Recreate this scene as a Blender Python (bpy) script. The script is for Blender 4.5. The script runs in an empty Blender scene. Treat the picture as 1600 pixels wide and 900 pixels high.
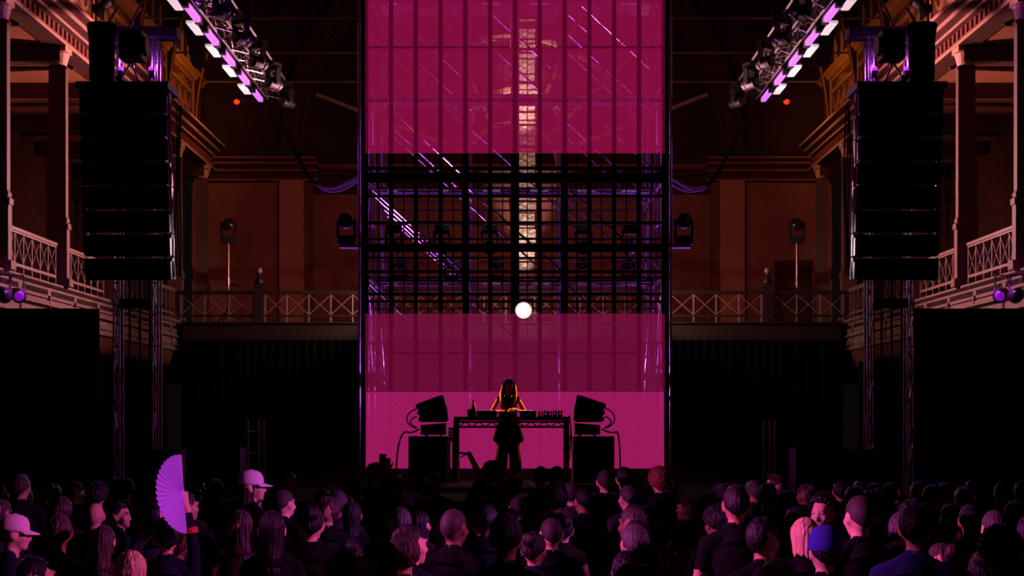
import bpy, bmesh, math, random
import numpy as np
from mathutils import Vector, Matrix, noise

random.seed(7)
sc = bpy.context.scene
COL = sc.collection
PI = math.pi
CZ = 2.35                 # eye height of the camera above the hall floor
F = 50 / 36 * 1600        # focal length in photo pixels


def W(x, y, Y):
    """photo pixel + distance down the hall -> point in the hall"""
    return Vector(((x - 800) / F * Y, Y, CZ + (655 - y) / F * Y))


def lin(*c):
    return tuple((v / 255 / 12.92 if v / 255 <= .04045 else ((v / 255 + .055) / 1.055) ** 2.4) for v in c) + (1,)


# ------------------------------------------------------------------ camera
cam = bpy.data.cameras.new('camera')
cam.lens = 50
cam.sensor_width = 36
cam.shift_y = (655 - 450) / 1600
cam.clip_end = 200
co = bpy.data.objects.new('camera', cam)
co.location = (0, 0, CZ)
co.rotation_euler = (PI / 2, 0, 0)
COL.objects.link(co)
sc.camera = co

# ------------------------------------------------------------------ world and exposure
wd = bpy.data.worlds.new('world')
sc.world = wd
wd.use_nodes = True
wd.node_tree.nodes['Background'].inputs[0].default_value = (1.0, .62, .68, 1)
wd.node_tree.nodes['Background'].inputs[1].default_value = .003
sc.view_settings.view_transform = 'Standard'
sc.view_settings.look = 'None'
sc.view_settings.exposure = 0
sc.view_settings.gamma = 1
sc.view_settings.use_curve_mapping = False
sc.cycles.use_denoising = True
sc.cycles.max_bounces = 5
sc.cycles.diffuse_bounces = 2
sc.cycles.transparent_max_bounces = 16
sc.cycles.sample_clamp_indirect = 3


def lamp(name, kind, loc, color, power, target=None, angle=60, blend=.6, radius=.08, spread=None, size=None):
    l = bpy.data.lights.new(name, kind)
    l.color = color[:3]
    l.energy = power
    if kind in ('SPOT', 'POINT'):
        l.shadow_soft_size = radius
    if kind == 'SPOT':
        l.spot_size = math.radians(angle)
        l.spot_blend = blend
    o = bpy.data.objects.new(name, l)
    o.location = loc
    if target is not None:
        d = Vector(target) - Vector(loc)
        o.rotation_euler = d.to_track_quat('-Z', 'Y').to_euler()
    COL.objects.link(o)
    return o


# stage lighting of the hall (no fixtures modelled for these; several spots are added fill)
PINK = (1.0, .42, .46)
AMBER = (1.0, .43, .15)
MAG = (.92, .11, .70)
MAGV = (.74, .11, .82)
PURP = (.62, .10, 1.0)
for s in (-1, 1):
    # washes put out of sight behind the tower, over the side galleries and their cornices
    lamp('gallery_wash', 'SPOT', (s * 3.2, 39.0, 8.8), PINK, 8000, (s * 11.2, 33.5, 10.0), 120, .9, .08)
    lamp('gallery_wash', 'SPOT', (s * 2.2, 45.0, 8.0), (1, .40, .30), 900, (s * 11.2, 42.5, 8.6), 110, .9, .08)
    # amber floods with no fixture built, on the attic panels at the back
    lamp('attic_flood', 'SPOT', (s * 7.6, 48.4, 13.4), AMBER, 260, (s * 11.6, 50.0, 13.2), 105, .8, .1)
    # warm uplights on the gallery ceilings
    lamp('gallery_uplight', 'SPOT', (s * 14.2, 39.5, 6.3), (1.0, .40, .20), 420, (s * 13.2, 36.5, 11.7), 110, .9, .1)
    # red wash over the back wall, added out of sight behind the tower
    lamp('back_wall_wash', 'SPOT', (s * 2.4, 40.0, 8.2), (1.0, .29, .21), 620, (s * 7.6, 54, 8.8), 95, .9, .15)
    # white spots added close by to brighten the back gallery railing
    lamp('rail_fill', 'SPOT', (s * 2.5, 45.6, 6.15), (1.0, .66, .54), 800, (s * 9.0, 48.0, 6.15), 55, .6, .04)
    # magenta beams across the crowd from the gallery fronts
    lamp('crowd_beam', 'SPOT', (s * -10.4, 7.0, 5.6), MAGV if s < 0 else MAG, 8000 if s < 0 else 12000, (-2.3, 11.4, 1.68) if s < 0 else (2.1, 8.9, 1.72), 15, .8, .06)
    lamp('crowd_beam', 'SPOT', (s * -10.4, 5.2, 6.2), MAG, 6500, (-2.6, 8.9, 1.64) if s < 0 else (1.5, 14.2, 1.66), 14 if s < 0 else 9, .8, .06)
    # purple rims on the crowd, from spots added inboard of the speaker towers
    lamp('crowd_rim', 'SPOT', (s * 3.9, 23.5, 10.5), PURP, 900, (s * 3.4, 11.0, 1.6), 22, .9, .1)
    # orange edge lights behind the performer
    lamp('performer_edge', 'SPOT', (-.05 + s * 1.9, 24.3, 3.3), (1.0, .14, .012), 1500, (-.05, 23.0, 2.3), 30, .5, .05)
    # purple spots added and aimed for bright lines on the scaffold tubes
    lamp('tower_rim', 'SPOT', (s * 8.0, 36.5, 2.6), PURP, 8000, (s * 1.6, 31.2, 7.4), 56, .7, .06)
    lamp('tower_side', 'SPOT', (s * 8.8, 33.6, 9.8), PURP, 3600, (s * 2.4, 31.0, 6.8), 40, .6, .06)
    lamp('tower_back', 'SPOT', (s * 5.2, 36.5, 3.4), PURP, 900, (s * 1.0, 31, 5.0), 60, .8, .06)
for s in (-1, 1):
    # spots added to brighten the inner legs of the speaker towers
    lamp('leg_fill', 'SPOT', (s * 3.1, 27.2, 5.6), (1.0, .72, .74), 160, (s * 5.5, 22.5, 4.4), 30, .6, .05)
lamp('tower_front_fill', 'SPOT', (0, 16.0, 13.5), (1.0, .80, .76), 1500, (0, 29.5, 8.6), 24, .5, .1)  # unseen spot added so the bright ledger plates shine
lamp('centre_rail_fill', 'SPOT', (.3, 44.6, 5.9), (1.0, .72, .6), 160, (.3, 48, 6.1), 150, .7, .04)  # fill spot added to brighten the railing behind the tower
lamp('pier_uplight', 'SPOT', (.5, 54.2, 6.0), (1.0, .78, .68), 2600, (.5, 55.5, 12), 36, .9, .05)
lamp('pier_uplight', 'SPOT', (.5, 54.0, 11.2), (1.0, .78, .68), 4600, (.5, 55.6, 16.5), 30, .9, .05)  # second uplight added to keep the pier bright to its top


# ------------------------------------------------------------------ materials
MATS = {}


def mat(name, rgb, rough=.7, metal=0.0, emit=None, strength=0, var=0, scale=6, bump=0, bscale=30, spec=.4, stretch=None):
    if name in MATS:
        return MATS[name]
    m = bpy.data.materials.new(name)
    m.use_nodes = True
    nt = m.node_tree
    b = nt.nodes['Principled BSDF']
    c = lin(*rgb)
    b.inputs['Base Color'].default_value = c
    b.inputs['Roughness'].default_value = rough
    b.inputs['Metallic'].default_value = metal
    b.inputs['Specular IOR Level'].default_value = spec
    if emit:
        b.inputs['Emission Color'].default_value = lin(*emit)
        b.inputs['Emission Strength'].default_value = strength
    if var or bump:
        tc = nt.nodes.new('ShaderNodeTexCoord')
        mp = nt.nodes.new('ShaderNodeMapping')
        if stretch:
            mp.inputs['Scale'].default_value = stretch
        nt.links.new(tc.outputs['Object'], mp.inputs['Vector'])
    if var:
        n = nt.nodes.new('ShaderNodeTexNoise')
        n.inputs['Scale'].default_value = scale
        n.inputs['Detail'].default_value = 6
        nt.links.new(mp.outputs[0], n.inputs['Vector'])
        r = nt.nodes.new('ShaderNodeValToRGB')
        r.color_ramp.elements[0].position = .3
        r.color_ramp.elements[1].position = .72
        r.color_ramp.elements[0].color = tuple(v * (1 - var) for v in c[:3]) + (1,)
        r.color_ramp.elements[1].color = tuple(min(1, v * (1 + var)) for v in c[:3]) + (1,)
        nt.links.new(n.outputs['Fac'], r.inputs['Fac'])
        nt.links.new(r.outputs['Color'], b.inputs['Base Color'])
    if bump:
        n2 = nt.nodes.new('ShaderNodeTexNoise')
        n2.inputs['Scale'].default_value = bscale
        n2.inputs['Detail'].default_value = 4
        nt.links.new(mp.outputs[0], n2.inputs['Vector'])
        bp = nt.nodes.new('ShaderNodeBump')
        bp.inputs['Strength'].default_value = bump
        bp.inputs['Distance'].default_value = .05
        nt.links.new(n2.outputs['Fac'], bp.inputs['Height'])
        nt.links.new(bp.outputs['Normal'], b.inputs['Normal'])
    MATS[name] = m
    return m


def led_mat(name, rgb, strength, see):
    """see-through LED mesh: light of the pixels plus what shows between them"""
    m = bpy.data.materials.new(name)
    m.use_nodes = True
    nt = m.node_tree
    nt.nodes.clear()
    out = nt.nodes.new('ShaderNodeOutputMaterial')
    mix = nt.nodes.new('ShaderNodeMixShader')
    tr = nt.nodes.new('ShaderNodeBsdfTransparent')
    em = nt.nodes.new('ShaderNodeEmission')
    tc = nt.nodes.new('ShaderNodeTexCoord')
    n = nt.nodes.new('ShaderNodeTexNoise')
    n.inputs['Scale'].default_value = 38
    n.inputs['Detail'].default_value = 2
    nt.links.new(tc.outputs['Object'], n.inputs['Vector'])
    r = nt.nodes.new('ShaderNodeMapRange')
    r.inputs['From Min'].default_value = .3
    r.inputs['From Max'].default_value = .7
    r.inputs['To Min'].default_value = strength * .86
    r.inputs['To Max'].default_value = strength * 1.14
    nt.links.new(n.outputs['Fac'], r.inputs['Value'])
    nt.links.new(r.outputs[0], em.inputs['Strength'])
    em.inputs['Color'].default_value = tuple(v / (1 - see) for v in lin(*rgb)[:3]) + (1,)
    mix.inputs[0].default_value = 1 - math.sqrt(see)      # a panel has a front and a back face
    nt.links.new(tr.outputs[0], mix.inputs[1])
    nt.links.new(em.outputs[0], mix.inputs[2])
    nt.links.new(mix.outputs[0], out.inputs[0])
    MATS[name] = m
    return m


mat('black', (16, 15, 16), .6)
mat('black_gloss', (18, 17, 19), .35)
mat('drape', (9, 8, 9), 1.0, var=.2, scale=2, spec=.02)
mat('alu', (190, 188, 190), .32, 1.0)
mat('steel', (150, 148, 150), .28, 1.0)
mat('grid', (4, 4, 4), 1.0, spec=0)
mat('bright_alu', (210, 206, 204), .5, .2)
mat('dark_steel', (42, 41, 43), .4, .6)
mat('plaster', (150, 88, 74), .85, var=.14, scale=.7, bump=.1, bscale=8, spec=.15)
mat('pier', (182, 116, 96), .85, var=.1, scale=.8, spec=.15)
mat('stone', (104, 80, 76), .7, var=.28, scale=1.6, bump=.15, bscale=14, spec=.3)
mat('cornice', (200, 150, 128), .55, var=.12, scale=2, spec=.4)
mat('cornice_dark', (74, 36, 32), .8, var=.3, scale=3, spec=.2)
mat('gold', (190, 128, 60), .5, var=.2, scale=3, spec=.5)
mat('panel_wood', (150, 96, 58), .75, var=.25, scale=1.5, spec=.2)
mat('panel_inner', (96, 56, 34), .8, var=.3, scale=4, spec=.2)
mat('stencil', (120, 62, 54), .8, var=.4, scale=9, spec=.2)
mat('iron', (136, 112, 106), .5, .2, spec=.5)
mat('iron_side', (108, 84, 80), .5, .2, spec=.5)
mat('fixture_black', (7, 7, 8), .55, spec=.25)
mat('violet_glint', (60, 20, 90), .3, emit=(170, 30, 230), strength=.3)  # faint emission stands in for violet glints on a dark lens
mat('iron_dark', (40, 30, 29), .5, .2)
mat('column', (96, 64, 58), .6, var=.15, scale=2, spec=.4)
mat('ceiling', (66, 38, 34), .9, var=.25, scale=.6, spec=.1)
mat('gallery_ceiling', (150, 96, 72), .85, var=.15, scale=1, spec=.1)
mat('floor', (30, 26, 26), .5, var=.3, scale=2)
mat('arch', (72, 44, 38), .85, var=.3, scale=3, spec=.1)
mat('rough_stone', (190, 160, 145), .8, var=.85, scale=7, bump=1.0, bscale=5, spec=.5, stretch=(1.0, 1, 1.0))
mat('lens', (30, 28, 34), .15, spec=.8)
mat('cable', (8, 8, 8), .9, spec=.08)
mat('lamp_bloom', (255, 250, 245), .4, emit=(255, 225, 215), strength=1.0)  # emission stands in for the soft bloom round the lens
mat('white_lamp', (255, 255, 255), .4, emit=(255, 250, 245), strength=60)
mat('tube_purple', (120, 60, 160), .4, emit=(204, 112, 232), strength=1.25)
mat('tube_white', (200, 195, 195), .4, emit=(232, 218, 222), strength=.62)
mat('red_lamp', (200, 30, 10), .4, emit=(255, 50, 15), strength=1.6)
mat('violet_lamp', (150, 40, 220), .4, emit=(160, 30, 255), strength=2.2)
led_mat('led_upper', (112, 12, 52), 1.0, .55)
led_mat('led_upper_sheet', (86, 3, 38), 1.0, .75)
led_mat('led_lower', (66, 8, 36), 1.0, .50)
led_mat('led_lower_sheet', (90, 7, 43), 1.0, .7)
led_mat('led_bright', (152, 24, 90), 1.0, .30)
mat('deck', (4, 4, 4), 1.0, spec=.02)
mat('red_vinyl', (150, 40, 50), .6)


# ------------------------------------------------------------------ mesh helpers
ORG = {}


def org(o):
    return ORG.get(o.name, Vector((0, 0, 0))) if o else Vector((0, 0, 0))


def link_mesh(name, me, parent=None, loc=(0, 0, 0)):
    o = bpy.data.objects.new(name, me)
    o.location = loc
    COL.objects.link(o)
    if parent:
        o.parent = parent
    return o


class MB:
    def __init__(self):
        self.v = []
        self.f = []

    def add(self, vs, fs):
        n = len(self.v)
        self.v += [tuple(p) for p in vs]
        self.f += [tuple(i + n for i in f) for f in fs]
        return self

    def box(self, c, s, rx=0, ry=0, rz=0):
        R = Matrix.Rotation(rz, 3, 'Z') @ Matrix.Rotation(ry, 3, 'Y') @ Matrix.Rotation(rx, 3, 'X')
        c = Vector(c)
        vs = [c + R @ Vector((s[0] * a / 2, s[1] * b / 2, s[2] * d / 2)) for a in (-1, 1) for b in (-1, 1) for d in (-1, 1)]
        return self.add(vs, [(0, 1, 3, 2), (4, 6, 7, 5), (0, 4, 5, 1), (2, 3, 7, 6), (0, 2, 6, 4), (1, 5, 7, 3)])

    def bar(self, p, q, w, d, up=(0, 0, 1)):
        p, q = Vector(p), Vector(q)
        ax = (q - p).normalized()
        u = Vector(up)
        if abs(ax.dot(u)) > .99:
            u = Vector((1, 0, 0))
        a = ax.cross(u).normalized() * w / 2
        b = a.cross(ax).normalized() * d / 2
        vs = [e + i * a + j * b for e in (p, q) for i, j in ((-1, -1), (1, -1), (1, 1), (-1, 1))]
        return self.add(vs, [(3, 2, 1, 0), (4, 5, 6, 7), (0, 1, 5, 4), (1, 2, 6, 5), (2, 3, 7, 6), (3, 0, 4, 7)])

    def tube(self, p, q, r0, r1=None, n=10):
        r1 = r0 if r1 is None else r1
        p, q = Vector(p), Vector(q)
        ax = (q - p).normalized()
        u = Vector((0, 0, 1)) if abs(ax.z) < .95 else Vector((1, 0, 0))
        a = ax.cross(u).normalized()
        b = ax.cross(a)
        vs = [e + (a * math.cos(2 * PI * i / n) + b * math.sin(2 * PI * i / n)) * r for e, r in ((p, r0), (q, r1)) for i in range(n)]
        return self.add(vs, [(i, (i + 1) % n, n + (i + 1) % n, n + i) for i in range(n)] + [tuple(range(n))[::-1], tuple(range(n, 2 * n))])

    def lathe(self, prof, c=(0, 0, 0), n=16, sx=1, sy=1, M=None):
        c = Vector(c)
        vs = []
        for r, z in prof:
            for i in range(n):
                p = Vector((r * sx * math.cos(2 * PI * i / n), r * sy * math.sin(2 * PI * i / n), z))
                vs.append(c + (M @ p if M else p))
        fs = [(k * n + i, k * n + (i + 1) % n, (k + 1) * n + (i + 1) % n, (k + 1) * n + i) for k in range(len(prof) - 1) for i in range(n)]
        fs += [tuple(range(n))[::-1], tuple(range((len(prof) - 1) * n, len(prof) * n))]
        return self.add(vs, fs)

    def ball(self, c, r, n=14, m=8, M=None):
        r = (r, r, r) if not hasattr(r, '__len__') else r
        c = Vector(c)
        vs = []
        for k in range(m + 1):
            t = PI * (k / m)
            rr = max(math.sin(t), 1e-3)
            for i in range(n):
                p = Vector((r[0] * rr * math.cos(2 * PI * i / n), r[1] * rr * math.sin(2 * PI * i / n), -r[2] * math.cos(t)))
                vs.append(c + (M @ p if M else p))
        fs = [(k * n + i, k * n + (i + 1) % n, (k + 1) * n + (i + 1) % n, (k + 1) * n + i) for k in range(m) for i in range(n)]
        fs += [tuple(range(n))[::-1], tuple(range(m * n, (m + 1) * n))]
        return self.add(vs, fs)

    def prism_y(self, poly, y0, y1):
        n = len(poly)
        vs = [(x, y, z) for y in (y0, y1) for x, z in poly]
        return self.add(vs, [(i, (i + 1) % n, n + (i + 1) % n, n + i) for i in range(n)] + [tuple(range(n)), tuple(range(n, 2 * n))[::-1]])

    def prism_x(self, poly, x0, x1):
        n = len(poly)
        vs = [(x, y, z) for x in (x0, x1) for y, z in poly]
        return self.add(vs, [(i, (i + 1) % n, n + (i + 1) % n, n + i) for i in range(n)] + [tuple(range(n))[::-1], tuple(range(n, 2 * n))])

    def sweep(self, pts, r, n=6, rr=None):
        pts = [Vector(p) for p in pts]
        vs = []
        pa = None
        for k, p in enumerate(pts):
            t = (pts[min(k + 1, len(pts) - 1)] - pts[max(k - 1, 0)]).normalized()
            if pa is None:
                u = Vector((0, 0, 1)) if abs(t.z) < .9 else Vector((1, 0, 0))
                a = t.cross(u).normalized()
            else:
                a = (pa - t * pa.dot(t)).normalized()
            pa = a
            b = t.cross(a)
            q = rr[k] if rr else r
            vs += [p + (a * math.cos(2 * PI * i / n) + b * math.sin(2 * PI * i / n)) * q for i in range(n)]
        m = len(pts)
        fs = [(k * n + i, k * n + (i + 1) % n, (k + 1) * n + (i + 1) % n, (k + 1) * n + i) for k in range(m - 1) for i in range(n)]
        fs += [tuple(range(n))[::-1], tuple(range((m - 1) * n, m * n))]
        return self.add(vs, fs)

    def mesh(self, name, material, off=Vector((0, 0, 0)), smooth=False):
        me = bpy.data.meshes.new(name)
        me.from_pydata([(x - off.x, y - off.y, z - off.z) for x, y, z in self.v], [], self.f)
        me.materials.append(MATS[material] if isinstance(material, str) else material)
        if smooth:
            me.shade_smooth()
        return me

    def build(self, name, material, parent=None, smooth=False):
        """vertices given in world space; the part keeps the origin of its thing"""
        o = link_mesh(name, self.mesh(name, material, org(parent), smooth), parent)
        ORG[o.name] = org(parent)
        return o

    def solo(self, name, material, label, cat, group=None, smooth=False):
        """a thing that is one mesh, origin at its base"""
        a = np.array(self.v)
        lo, hi = a.min(0), a.max(0)
        c = Vector(((lo[0] + hi[0]) / 2, (lo[1] + hi[1]) / 2, lo[2]))
        o = link_mesh(name, self.mesh(name, material, c, smooth), None, c)
        ORG[o.name] = c
        return tag(o, label, cat, group)


def tag(o, label=None, cat=None, group=None, kind=None):
    if label:
        o['label'] = label
    if cat:
        o['category'] = cat
    if group:
        o['group'] = group
    if kind:
        o['kind'] = kind
    return o


def thing(name, label, cat, loc, group=None, rotz=0):
    o = bpy.data.objects.new(name, None)
    o.empty_display_size = .1
    o.location = loc
    o.rotation_euler = (0, 0, rotz)
    COL.objects.link(o)
    ORG[o.name] = Vector(loc)
    return tag(o, label, cat, group)


def copy_tree(o, parent=None):
    c = o.copy()
    COL.objects.link(c)
    c.parent = parent
    for ch in KIDS(o):
        copy_tree(ch, c)
    return c


def KIDS(o):
    return [x for x in COL.objects if x.parent == o]


def structure(o):
    o['kind'] = 'structure'
    return o


UNIT = {}


def pipe(name, p, q, r, material, parent, n=8):
    """one straight tube as an object of its own; alike tubes share a mesh"""
    k = (material, n)
    if k not in UNIT:
        UNIT[k] = MB().tube((0, 0, 0), (0, 0, 1), 1, 1, n).mesh('pipe', material, smooth=False)
    p, q = Vector(p), Vector(q)
    o = link_mesh(name, UNIT[k], parent, p - org(parent))
    o.scale = (r, r, (q - p).length)
    o.rotation_euler = (q - p).to_track_quat('Z', 'Y').to_euler()
    return o


def block(name, c, s, material, parent):
    k = ('b', material)
    if k not in UNIT:
        UNIT[k] = MB().box((0, 0, 0), (1, 1, 1)).mesh('block', material)
    o = link_mesh(name, UNIT[k], parent, Vector(c) - org(parent))
    o.scale = s
    return o


def box_truss(root, p, q, w, h, material, r=.024, step=None, side=(1, 0, 0), up=(0, 0, 1), lat=.4):
    """four chords as parts and their fine lacing as one part"""
    p, q = Vector(p), Vector(q)
    L = (q - p).length
    ax = (q - p) / L
    a, b = Vector(side) * w / 2, Vector(up) * h / 2
    cs = [a + b, -a + b, -a - b, a - b]
    for c in cs:
        pipe('chord', p + c, q + c, r, material, root)
    n = max(2, int(L / (step or w)))
    m = MB()
    for k in range(n):
        u0, u1 = p + ax * L * k / n, p + ax * L * (k + 1) / n
        for i in range(4):
            c0, c1 = cs[i], cs[(i + 1) % 4]
            if k % 2:
                c0, c1 = c1, c0
            m.tube(u0 + c0, u1 + c1, r * lat, n=5)
            m.tube(u0 + cs[i], u0 + cs[(i + 1) % 4], r * lat, n=5)
    tag(m.build('lattice', material, root), kind='stuff')

# ================================================================== the hall
COLY = [27.25 + 4.12 * k for k in range(7)]      # column rows, 27.25 ... 51.97
GX = 11.32                                         # half width between the gallery fronts
GF = 5.65                                         # gallery floor
YB = 47.7                                         # front of the back gallery
fl = structure(MB().box((0, 27, -.1), (36, 60, .2)).build('floor', 'floor'))

# vault
vault = MB()
pts = []
N = 28
for k in range(N + 1):
    t = PI * k / N
    pts.append((-11.7 * math.cos(t), 14.9 + 7.2 * math.sin(t)))
poly = pts + [(x * 1.03, 14.9 + (z - 14.9) * 1.04) for x, z in pts[::-1]]
vs = [(x, y, z) for y in (14.0, 57.0) for x, z in pts]
n = N + 1
vault.add(vs, [(i, i + 1, n + i + 1, n + i) for i in range(N)])
ceil = structure(vault.build('ceiling', 'ceiling'))
for yk in COLY[:]:
    m = MB()
    a = [(-11.5 * math.cos(PI * k / N), 14.9 + 7.0 * math.sin(PI * k / N)) for k in range(N + 1)]
    for i in range(N):
        p, q = Vector((a[i][0], yk, a[i][1])), Vector((a[i + 1][0], yk, a[i + 1][1]))
        m.bar(p, q, .34, .3, up=(0, 1, 0))
    m.build('vault_rib', 'cornice_dark', ceil)
# tie rods across the vault at each bay
for i, yk in enumerate(COLY[3:]):
    m = MB().tube((-11.3, yk, 14.68), (11.3, yk, 14.68), .035, n=8)
    m.build('tie_rod', 'iron', ceil)

FEST = {}


def side_wall(s, side):
    X = s * GX
    y0, y1 = 18.0, 53.0
    # outer wall behind the gallery
    wall = structure(MB().box((s * 16.1, (y0 + y1) / 2, 6), (.2, y1 - y0, 12)).build('wall_' + side, 'cornice_dark'))
    # gallery ceiling with beams at each column
    gc = structure(MB().box((s * 13.6, (y0 + y1) / 2, 11.72), (5.0, y1 - y0, .12)).build('ceiling_' + side + '_gallery', 'gallery_ceiling'))
    for yk in COLY:
        block('beam', (s * 13.5, yk, 11.44), (4.6, .55, .44), 'cornice_dark', gc)
        m = MB().tube((s * 11.5, yk + 1.9, 11.6), (s * 15.9, yk + 2.5, 11.6), .06, n=6)
        m.build('conduit', 'cornice_dark', gc)
    # gallery slab and fascia
    slab = structure(MB().box((s * 13.65, (y0 + y1) / 2, 5.5), (4.8, y1 - y0, .3)).build('floor_' + side + '_gallery', 'stone'))
    pr = [(X, 4.62), (X - s * .10, 4.66), (X - s * .10, 4.74), (X - s * .04, 4.78), (X - s * .04, 5.06),
          (X - s * .16, 5.09), (X - s * .16, 5.13), (X - s * .08, 5.16), (X - s * .08, 5.22), (X - s * .02, 5.24),
          (X - s * .02, 5.52), (X - s * .10, 5.55), (X - s * .20, 5.60), (X - s * .20, 5.65), (X + s * .3, 5.65), (X + s * .3, 4.62)]
    fas = structure(MB().prism_y(pr, y0, y1).build('trim_' + side + '_gallery', 'stone'))
    yy = y0 + .2
    k = 0
    while yy < YB - .4:
        block('fascia_panel', (X - s * .045, yy + .95, 5.38), (.05, 1.85, .2), 'stone', fas)
        block('fascia_panel', (X - s * .06, yy + .95, 4.92), (.05, 1.85, .2), 'stone', fas)
        block('fascia_joint', (X - s * .05, yy + 1.98, 5.0), (.1, .06, .7), 'stone', fas)
        yy += 2.06
    # cove under the gallery
    cv = [(X - s * .02, 4.62)] + [(X + s * (1.3 * (1 - math.cos(t))), 4.62 - 1.0 * math.sin(t)) for t in (.3, .6, .9, 1.2, 1.57)] + [(X + s * 1.3, 4.62)]
    structure(MB().prism_y(cv, y0, y1).build('trim_' + side + '_cove', 'cornice_dark'))
    # entablature carried by the columns
    Z = 11.62
    en = [(X + s * .25, Z), (X - s * .25, Z), (X - s * .25, Z + .07), (X - s * .20, Z + .09), (X - s * .20, Z + .42), (X - s * .28, Z + .45),
          (X - s * .30, Z + .52), (X - s * .26, Z + .54), (X - s * .28, Z + .60), (X - s * .40, Z + .66), (X - s * .42, Z + .72),
          (X - s * .38, Z + .74), (X - s * .40, Z + .80), (X - s * .58, Z + .86), (X - s * .60, Z + .94), (X - s * .30, Z + .98), (X + s * .25, Z + .98)]
    ent = structure(MB().prism_y(en, y0, y1).build('trim_' + side + '_cornice', 'cornice_dark'))
    for dx, dz, w_, h_ in ((.26, .035, .03, .05), (.30, .49, .035, .05), (.42, .69, .03, .04), (.40, .77, .03, .025), (.605, .90, .03, .07), (.31, .985, .5, .02)):
        block('lit_edge', (X - s * dx, (y0 + y1) / 2, Z + dz), (w_, y1 - y0, h_), 'cornice', ent)  # pale strips put the lit edges of the cornice into colour
    yy = 31.0
    while yy < y1 - .3:
        block('dentil', (X - s * .215, yy, Z + .27), (.05, .17, .22), 'stencil', ent)
        yy += .34
    # attic: panels between curved brackets
    at = structure(MB().box((X + s * .45, (y0 + y1) / 2, Z + 2.1), (.3, y1 - y0, 2.3)).build('wall_' + side + '_attic', 'stencil'))
    xa = X + s * .29
    cap = [(xa + s * .1, 14.66), (xa - s * .12, 14.70), (xa - s * .16, 14.80), (xa - s * .26, 14.86), (xa - s * .26, 14.96), (xa + s * .1, 14.98)]
    MB().prism_y(cap, y0, y1).build('attic_cap', 'gold', at)
    for zz in (12.72, 12.84, 13.0, 13.12):
        block('moulding', (xa - s * .02, (y0 + y1) / 2, zz), (.06, y1 - y0, .03), 'gold', at)
    for k in range(len(COLY) - 1):
        ya, yb = COLY[k] + .38, COLY[k + 1] - .38
        ym = (ya + yb) / 2
        # frame
        for zz in (13.2, 14.15, 14.58):
            block('panel_rail', (xa - s * .03, ym, zz), (.10, yb - ya, .09), 'gold', at)
        for y_ in (ya, yb):
            block('panel_stile', (xa - s * .03, y_, 13.88), (.10, .12, 1.5), 'gold', at)
        block('panel_field', (xa - s * .005, ym, 13.67), (.03, yb - ya - .2, .8), 'panel_inner', at)
        block('panel_field', (xa - s * .005, ym, 14.36), (.03, yb - ya - .2, .3), 'panel_inner', at)
        # festoon: hanging swags as a raised relief
        key = s
        if key not in FEST:
            m = MB()
            for j in range(3):
                yc = (j - 1) * .85
                sw = [(0, yc + .42 * u, .26 - .5 * (1 - u * u)) for u in np.linspace(-1, 1, 11)]
                m.sweep(sw, .05, 6, rr=[.03 + .05 * (1 - u * u) for u in np.linspace(-1, 1, 11)])
                m.tube((0, yc - .42, .28), (0, yc - .42, -.2), .035, .01, 6)
                m.ball((0, yc - .42, .28), .06, 8, 5)
            FEST[key] = m.mesh('festoon', 'panel_wood')
            m = MB()
            m.add([(-.04 * s, -1.1, -.12), (-.04 * s, 1.1, -.12), (-.04 * s, 0, .13), (0, -1.1, -.12), (0, 1.1, -.12), (0, 0, .13)],
                  [(0, 1, 2), (0, 3, 4, 1), (1, 4, 5, 2), (2, 5, 3, 0)])
            FEST[(key, 't')] = m.mesh('pediment_ornament', 'panel_wood')
        link_mesh('festoon', FEST[key], at, (xa - s * .03, ym, 13.68))
        link_mesh('pediment_ornament', FEST[(key, 't')], at, (xa - s * .02, ym, 14.36))
        # clerestory strips above the cap
        for u in (.2, .5, .8):
            block('strip', (xa - s * .02, ya + (yb - ya) * u, 15.5), (.08, .14, 1.2), 'cornice', at)
    # curved brackets springing from the cornice into the vault
    for k, yk in enumerate(COLY):
        c = [(xa - s * (.08 + .62 * u ** 2.2), 12.62 + 3.6 * u) for u in np.linspace(0, 1, 12)]
        poly = c + [(xa + s * .1, 16.22), (xa + s * .1, 12.62)]
        m = MB().prism_y(poly, yk - .14, yk + .14)
        m.build('bracket', 'cornice_dark', at)
        m = MB()
        for (xx, zz), (x2, z2) in zip(c[:-1], c[1:]):
            m.bar((xx, yk - .13, zz), (x2, yk - .13, z2), .05, .06, up=(0, 1, 0))
        m.build('bracket_edge', 'gold', at)
    MB().box((X + s * .6, (y0 + y1) / 2, 15.9), (.3, y1 - y0, 2.2)).build('clerestory', 'ceiling', at)
    return wall


side_wall(-1, 'left')
side_wall(1, 'right')

# columns of the galleries
COLM = {}


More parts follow.
